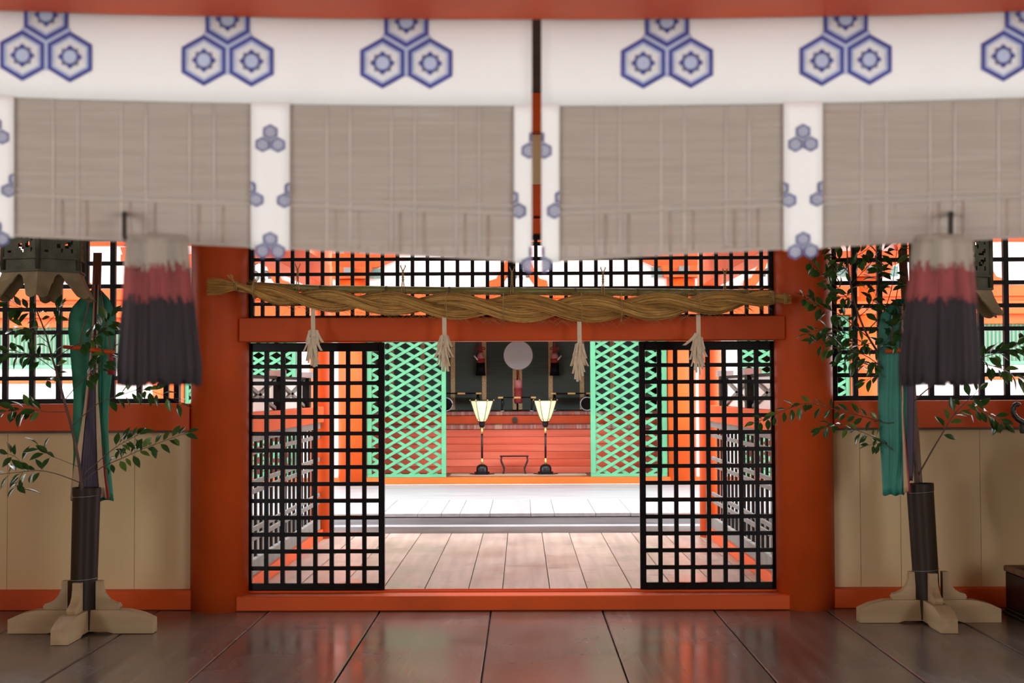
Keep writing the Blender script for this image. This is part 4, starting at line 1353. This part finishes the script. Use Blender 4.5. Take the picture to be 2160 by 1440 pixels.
# ================================================================== bronze lanterns
def lantern(cx, cy, zb, th0, label, R=0.255):
    """hexagonal hanging lantern: zb is the foot of the skirt"""
    t = thing('hanging_lantern', label, 'lantern', (cx, cy, zb))
    cor = lambda r, k, z: (cx + r * math.sin(th0 + k * PI / 3), cy - r * math.cos(th0 + k * PI / 3), z)

    def hexr(a):
        u = (a - th0) % (PI / 3) - PI / 6
        return math.cos(PI / 6) / math.cos(u)

    z1, z2, z3 = zb + 0.145, zb + 0.235, zb + 0.53
    # skirt with cusped openings
    n = 180
    vs, fs = [], []
    for i in range(n):
        a = th0 + 2 * PI * i / n
        u = ((a - th0 + PI / 6) % (PI / 3) - PI / 6) / (PI / 6)      # 0 at a corner lobe, +-1 mid side
        w = 1 - abs(u)                                              # 0 mid side .. 1 corner
        if w < 0.60:
            q = w / 0.60
            bot = zb + 0.132 * (1 - q ** 1.9) - (0.012 if 0.5 < q < 0.62 else 0.0)
        else:
            bot = zb - 0.016 * math.sin((w - 0.60) / 0.40 * PI)
        for tt in (0, 0.33, 0.66, 1.0):
            z = lerp(z1, bot, tt)
            f = (z1 - z) / 0.15
            r = R * (1.02 + 0.30 * f ** 1.3) * hexr(a)
            vs.append((cx + r * math.sin(a), cy - r * math.cos(a), z))
    for i in range(n):
        j = (i + 1) % n
        for k in range(3):
            fs.append((i * 4 + k, i * 4 + k + 1, j * 4 + k + 1, j * 4 + k))
    m = len(vs)
    cen = Vector((cx, cy, 0))
    vs2 = []
    for p in vs:
        v = Vector(p)
        d_ = (v - cen)
        d_.z = 0
        vs2.append(v - d_.normalized() * 0.012)
    fs += [tuple(q + m for q in f[::-1]) for f in fs]
    for i in range(n):
        j = (i + 1) % n
        fs.append((i * 4 + 3, i * 4 + 3 + m, j * 4 + 3 + m, j * 4 + 3))
    MB().add(vs + vs2, fs).build('skirt', 'bronze_pale', t)
    hexring = lambda r0, r1, za, zb_, mat, nm: MB().lathe([(r0, za), (r1, zb_)], (cx, cy, 0), 6, smooth=False, rot=th0 - PI / 2).build(nm, mat, t)
    hexring(R * 1.07, R * 1.07, z1, z1 + 0.012, 'bronze', 'moulding')
    hexring(R * 0.98, R * 0.98, z1 + 0.012, z2 - 0.012, 'bronze', 'base_drum')
    hexring(R * 1.05, R * 1.05, z2 - 0.012, z2, 'bronze', 'moulding')
    hexring(R * 1.05, R * 1.05, z3, z3 + 0.02, 'bronze', 'moulding')
    rnd = random.Random(int(cx * 100))
    for k in range(6):
        a, b = Vector(cor(R, k, 0)), Vector(cor(R, k + 1, 0))
        MB().tube([(a.x, a.y, z1 + 0.01), (a.x, a.y, z3)], 0.016, 6).build('corner_post', 'bronze', t)
        # fretwork: a plate of small cells with some cut out
        mb = MB()
        nx, nz = 20, 22
        nrm = Vector(((a.y - b.y), (b.x - a.x), 0)).normalized() * 0.004
        for i in range(nx):
            for j in range(nz):
                ui, vj = (i + 0.5) / nx, (j + 0.5) / nz
                edge = ui < 0.14 or ui > 0.86 or vj < 0.10 or vj > 0.9
                pat = math.sin(ui * 17 + 2.5 * math.sin(vj * 9)) * math.cos(vj * 19 + 1.7 * math.sin(ui * 11))
                if not edge and pat > 0.26 and rnd.random() < 0.9:
                    continue
                p0, p1 = a.lerp(b, i / nx), a.lerp(b, (i + 1) / nx)
                za, zc = lerp(z2, z3, j / nz), lerp(z2, z3, (j + 1) / nz)
                q = [Vector((p0.x, p0.y, za)), Vector((p1.x, p1.y, za)), Vector((p1.x, p1.y, zc)), Vector((p0.x, p0.y, zc))]
                mb.add([v + nrm for v in q] + [v - nrm for v in q], [(0, 1, 2, 3), (7, 6, 5, 4), (0, 4, 5, 1), (1, 5, 6, 2), (2, 6, 7, 3), (3, 7, 4, 0)])
        mb.build('fret_panel', 'bronze', t)
    MB().lathe([(R * 1.75, z3 + 0.02), (R * 1.78, z3 + 0.035), (R * 1.2, z3 + 0.11), (R * 0.6, z3 + 0.20), (R * 0.22, z3 + 0.25)], (cx, cy, 0), 6, smooth=False, rot=th0 - PI / 2).build('lantern_roof', 'bronze', t)
    MB().lathe([(0.02, z3 + 0.25), (0.06, z3 + 0.28), (0.05, z3 + 0.33), (0.012, z3 + 0.37)], (cx, cy, 0), 16).build('finial', 'bronze', t)
    ch = MB()
    z = z3 + 0.36
    k = 0
    while z < 4.19:
        pth = []
        for i in range(13):
            a = 2 * PI * i / 12
            o = 0.013 * math.cos(a)
            pth.append((cx + (o if k % 2 else 0), cy + (0 if k % 2 else o), z + 0.028 + 0.028 * math.sin(a)))
        ch.tube(pth, 0.004, 5, cap=False)
        z += 0.046
        k += 1
    ch.build('chain', 'iron', t, 'stuff')


c = P(92, 628, 8.72)
lantern(c.x, c.y, c.z, math.radians(11), 'bronze hexagonal hanging lantern with flared cusped skirt above the sparse branch')
c = P(2006, 664, 8.9)
lantern(c.x, c.y, c.z, math.radians(-9), 'bronze hexagonal hanging lantern half hidden by the tassel before the dense branch')

# ================================================================== black pedestal and bronze vase at the edge
pd = thing('pedestal', 'black lacquered square pedestal on the floor beside the leaning stand', 'pedestal', (3.56, 9.3, 0))
MB().cbox(3.285, 3.875, 8.98, 9.62, 0.0, 0.022, c=0.006).build('foot_plinth', 'black_soft', pd)
MB().cbox(3.298, 3.862, 8.995, 9.605, 0.022, 0.045, c=0.006).build('foot_plinth', 'black_soft', pd)
mb = MB()
mb.cbox(3.302, 3.858, 9.0, 9.6, 0.045, 0.285, c=0.008)
mb.build('pedestal_body', 'black_lacquer', pd)
for a, b, c_, d_ in ((3.292, 3.868, 8.99, 9.03), (3.292, 3.868, 9.57, 9.61), (3.292, 3.332, 9.03, 9.57), (3.828, 3.868, 9.03, 9.57)):
    box('rim', 'brown_timber', (a, b, c_, d_, 0.285, 0.325), pd, 0.008)
vs_ = thing('bronze_vase', 'dark bronze vase with curled handle standing on the black pedestal', 'vase', (3.60, 9.3, 0.285))
MB().lathe([(0.17, 0.285), (0.17, 0.33), (0.10, 0.38), (0.075, 0.46), (0.10, 0.56), (0.165, 0.74), (0.185, 0.92), (0.15, 1.08), (0.095, 1.18), (0.08, 1.28), (0.10, 1.42), (0.17, 1.52), (0.185, 1.55), (0.15, 1.54)], (3.60, 9.3, 0), 36).build('vase_body', 'bronze_dark', vs_)
for s in (-1, 1):
    pth = []
    hp = [(2166, 893), (2156, 889), (2146, 883), (2139, 874), (2137, 864), (2140, 855), (2146, 852), (2150, 855)]
    for px, py in hp:
        p = P(px, py, 9.3)
        pth.append(Vector((3.60 + s * (3.60 - p.x), 9.3, p.z)) if s > 0 else p)
    pth = [Vector((3.60 + s * 0.09, 9.3, 1.27))] + pth
    pth = smooth_path(pth, 4)
    m = len(pth)
    MB().tube(pth, [0.019 - 0.005 * i / m + (0.002 if (i % 3 == 0) else 0) for i in range(m)], 10).build('curled_handle', 'bronze_dark', vs_)
    MB().tube([Vector((3.60 + s * (3.60 - P(2154, 893, 9.3).x), 9.3, P(2154, 893, 9.3).z)), Vector((3.60 + s * (3.60 - P(2157, 905, 9.3).x), 9.3, P(2157, 905, 9.3).z)), Vector((3.60 + s * (3.60 - P(2156, 914, 9.3).x), 9.3, P(2156, 914, 9.3).z))], [0.014, 0.022, 0.012], 10).build('hanging_bell', 'bronze', vs_)

# ================================================================== inside the sanctuary
def bonbori(cx, cy, z0, label, seed):
    t = thing('standing_lamp', label, 'lamp', (cx, cy, z0))
    MB().lathe([(0.175, 0), (0.175, 0.02), (0.168, 0.022)], (cx, cy, z0), 6, smooth=False).build('base_plate', 'black_lacquer', t)
    MB().lathe([(0.108, 0.0225), (0.108, 0.045), (0.10, 0.047)], (cx, cy, z0), 6, smooth=False).build('base_step', 'black_lacquer', t)
    mb = MB()
    prof = [(0.082, 0.046), (0.083, 0.08), (0.078, 0.11), (0.062, 0.135), (0.03, 0.15), (0.014, 0.152)]
    n = 48
    vs, fs = [], []
    for r, z in prof:
        for k in range(n):
            a = 2 * PI * k / n
            rr = r * (1 - 0.09 * abs(math.sin(a * 8)))
            vs.append((cx + rr * math.cos(a), cy + rr * math.sin(a), z0 + z))
    for i in range(len(prof) - 1):
        for k in range(n):
            fs.append((i * n + k, i * n + (k + 1) % n, (i + 1) * n + (k + 1) % n, (i + 1) * n + k))
    MB().add(vs, fs, 0, True).build('chrysanthemum_base', 'black_lacquer', t)
    p = MB().lathe([(0.0145, 0.15), (0.0145, 0.67)], (cx, cy, z0), 16).build('lamp_pole', 'black_lacquer', t)
    for za, zb in ((0.152, 0.235), (0.585, 0.67)):
        MB().lathe([(0.0165, za), (0.0165, zb)], (cx, cy, z0), 16).build('gold_sleeve', 'gold_leaf', p)
    MB().lathe([(0.018, 0.67), (0.038, 0.69), (0.042, 0.72), (0.040, 0.745), (0.048, 0.75)], (cx, cy, z0), 16).build('lamp_cup', 'black_lacquer', t)
    sp = [(0.048, 0.752), (0.075, 0.80), (0.105, 0.88), (0.135, 0.98), (0.158, 1.055)]
    sh = MB().lathe(sp, (cx, cy, z0), 6, smooth=False, caps=False).build('lamp_shade', 'lamp_paper', t)
    for k in range(6):
        a = k * PI / 3
        MB().tube([(cx + (r + 0.003) * math.cos(a), cy + (r + 0.003) * math.sin(a), z0 + z) for r, z in sp], 0.0055, 6).build('shade_rib', 'bronze', sh)
    for r, z, w in ((0.160, 1.056, 0.008), (0.052, 0.755, 0.006), (0.072, 0.79, 0.003)):
        pts_ = [(cx + (r + 0.004) * math.cos(k * PI / 3), cy + (r + 0.004) * math.sin(k * PI / 3), z0 + z) for k in range(7)]
        MB().tube(pts_, w, 6, cap=False).build('shade_rim', 'black_lacquer' if w > 0.005 else 'gold_leaf', sh)
    for k in range(6):
        a = k * PI / 3
        MB().cbox(-0.018, 0.018, -0.006, 0.006, -0.006, 0.006, c=0.002)
        q = (cx + 0.168 * math.cos(a), cy + 0.168 * math.sin(a), z0 + 1.06)
        MB().lathe([(0.006, -0.008), (0.012, 0.0), (0.006, 0.008)], q, 8).build('rim_stud', 'gold_leaf', sh)
    l = bpy.data.lights.new('lamp_glow', 'POINT')
    l.energy, l.color, l.shadow_soft_size = 4.0, (1.0, 0.85, 0.55), 0.05
    lo = bpy.data.objects.new('lamp_glow', l)
    lo.location = (cx, cy, z0 + 0.92)
    col.objects.link(lo)
    lo.parent = t
    lo.matrix_parent_inverse = Matrix.Translation(-t.location)


bonbori(P(1017, 1000, 20.28).x, 20.28, 0.298, 'lit paper lamp on black pole, on the side of the upright stand', 1)
bonbori(P(1151, 1000, 20.28).x, 20.28, 0.298, 'lit paper lamp on black pole, on the side of the leaning stand', 2)
t = thing('offering_table', 'small black table with curved legs on the floor between the two lamps', 'table', (P(1085, 1000, 20.3).x, 20.3, 0.306))
tx = P(1085, 1000, 20.3).x
box('table_top', 'black_lacquer', (tx - 0.205, tx + 0.205, 20.18, 20.42, 0.555, 0.570), t)
for sx in (-1, 1):
    for sy in (-1, 1):
        lp = [(tx + sx * 0.180, 20.3 + sy * 0.1, 0.556), (tx + sx * 0.188, 20.3 + sy * 0.1, 0.50), (tx + sx * 0.165, 20.3 + sy * 0.1, 0.44), (tx + sx * 0.145, 20.3 + sy * 0.1, 0.385), (tx + sx * 0.152, 20.3 + sy * 0.1, 0.34), (tx + sx * 0.160, 20.3 + sy * 0.1, 0.316)]
        MB().tube(smooth_path([Vector(q) for q in lp], 3), 0.011, 8).build('curved_leg', 'black_lacquer', t)
# mirror
mc = P(1093, 749, 21.9)
t = thing('round_mirror', 'round pale metal mirror hanging before the green blinds', 'mirror', tuple(mc))
MB().tube([(mc.x, 21.885, mc.z), (mc.x, 21.9, mc.z), (mc.x, 21.915, mc.z)], [0.222, 0.227, 0.222], 56).build('mirror_disc', 'mirror_metal', t)
for s in (-1, 1):
    MB().tube([(mc.x + s * 0.08, 21.92, mc.z + 0.18), (mc.x + s * 0.05, 21.95, 3.0), (mc.x + s * 0.05, 22.44, 3.58)], 0.006, 6).build('hanging_cord', 'silk_red', t)
# red tassel below the mirror
t = thing('mirror_tassel', 'red and pale tassel hanging on a cord below the round mirror', 'tassel', tuple(P(1093, 800, 21.95)))
for s in (-1, 1):
    MB().tube([P(1093 + s * 1.0, 776, 21.92), P(1093 + s * 2.0, 788, 21.95), P(1093 + s * 3, 801, 21.95)], 0.007, 6).build('red_cord', 'silk_red', t)


def bundle(root, name, mat, secs, Y, dep, n=22):
    mb = MB()
    for i in range(n):
        a = 2 * PI * i / n
        mb.tube([P(c_ + w * math.cos(a), y, Y + dep * math.sin(a)) for y, c_, w in secs], 0.013, 5)
    vs, fs = [], []
    for y, c_, w in secs:
        for q in range(12):
            a = 2 * PI * q / 12
            vs.append(P(c_ + w * math.cos(a), y, Y + dep * math.sin(a)))
    for r_ in range(len(secs) - 1):
        for q in range(12):
            fs.append((r_ * 12 + q, r_ * 12 + (q + 1) % 12, r_ * 12 + 12 + (q + 1) % 12, r_ * 12 + 12 + q))
    fs += [tuple(range(12)), tuple(range(len(vs) - 1, len(vs) - 13, -1))]
    mb.add(vs, fs)
    mb.build(name, mat, root, 'stuff')


bundle(t, 'pale_yarn', 'carving_pink', [(801, 1093, 6.5), (820, 1093, 7)], 21.95, 0.045)
bundle(t, 'red_yarn', 'silk_red', [(818, 1093, 7), (832, 1093, 7), (848, 1093, 7), (850, 1093, 5)], 21.95, 0.045)
# two tassels with bows
for px, s, lab in ((1014, -1, 'black tassel with red bow on the green blinds, on the upright stand side'), (1170, 1, 'black tassel with red bow on the green blinds, on the leaning stand side')):
    Y = 22.38
    t = thing('bow_tassel', lab, 'tassel', tuple(P(px, 745, Y)))
    for d in (-1, 1):
        lp = [P(px, 735, Y), P(px + d * 5, 732, Y), P(px + d * 9, 734, Y), P(px + d * 9, 737, Y), P(px + d * 5, 737, Y), P(px, 735, Y)]
        MB().tube(lp, 0.010, 6).build('bow_loop', 'silk_red', t)
        MB().tube([P(px + d, 735, Y), P(px + d * 3, 741, Y), P(px + d * 5, 743, Y)], 0.008, 6).build('bow_tail', 'silk_red', t)
    MB().tube([P(px, 700, Y + 0.02), P(px, 735, Y), P(px, 746, Y)], 0.010, 6).build('red_cord', 'silk_red', t)
    bundle(t, 'pale_yarn', 'carving_pink', [(744, px, 2.5), (749, px, 5.5), (757, px + 0.3, 7)], Y, 0.04)
    bundle(t, 'red_yarn', 'silk_red', [(756, px + 0.3, 7), (766, px + 0.3, 7)], Y, 0.042)
    bundle(t, 'black_yarn', 'black_soft', [(765, px + 0.3, 7), (780, px, 7.5), (792, px, 9)], Y, 0.05)
    MB().tube([P(px + s * 6, 759, Y - 0.03), P(px + s * 9, 756, Y - 0.04), P(px + s * 14, 750, Y - 0.04)], 0.012, 6).build('pale_stick', 'plaster', t)
# three long altar tables
def altar_table(px0, px1, py, Y, zf, label, cols):
    a, b = P(px0, py, Y), P(px1, py, Y)
    t = thing('altar_table', label, 'table', ((a.x + b.x) / 2, Y, zf))
    z = (a.z + b.z) / 2
    n = 5
    MB().cbox(a.x, b.x, Y - 0.13, Y + 0.13, z - 0.022, z, c=0.004).build('table_top', 'black_lacquer', t)
    for f0, f1 in ((0.0, 0.13), (0.42, 0.6), (0.87, 1.0)):
        MB().cbox(lerp(a.x, b.x, f0) - 0.001, lerp(a.x, b.x, f1) + 0.001, Y - 0.133, Y - 0.128, z - 0.024, z + 0.001, c=0.001).build('gold_fitting', 'gold_leaf', t)
    for x in (a.x + 0.06, b.x - 0.06):
        for y in (Y - 0.1, Y + 0.1):
            MB().tube([(x, y, z - 0.02), (x + 0.008, y, lerp(z, zf, 0.45)), (x - 0.004, y, lerp(z, zf, 0.8)), (x, y, zf + 0.012)], [0.016, 0.022, 0.012, 0.016], 8).build('curved_leg', 'black_lacquer', t)
            MB().lathe([(0.03, 0.0), (0.03, 0.012)], (x, y, zf + 0.001), 10).build('foot', 'cap_metal', t)


altar_table(1051, 1130, 836.5, 21.55, 1.178, 'narrow black and gold table standing below the round mirror', 0)
altar_table(930, 1016, 828, 22.15, 1.178, 'dark long table with gold fittings, behind the lamp on the upright stand side', 0)
altar_table(1161, 1247, 828, 22.15, 1.178, 'dark long table with gold fittings, behind the lamp on the leaning stand side', 0)
for px, s, lab in ((941, -1, 'upright stand'), (1238, 1, 'leaning stand')):
    c = P(px, 850, 21.75)
    t = thing('round_drum', 'small round drum with pale rim by the altar table, ' + lab + ' side', 'drum', (c.x, 21.75, 1.178))
    zc = 1.178 + 0.108
    MB().tube([(c.x - s * 0.0, 21.70, zc), (c.x, 21.80, zc)], [0.10, 0.10], 28).build('drum_body', 'black_lacquer', t)
    MB().tube([(c.x + 0.10 * math.cos(a), 21.695, zc + 0.10 * math.sin(a)) for a in [2 * PI * i / 28 for i in range(29)]], 0.008, 6).build('drum_rim', 'cap_metal', t)

for o in col.objects:
    if '_flat' in o:
        del o['_flat']
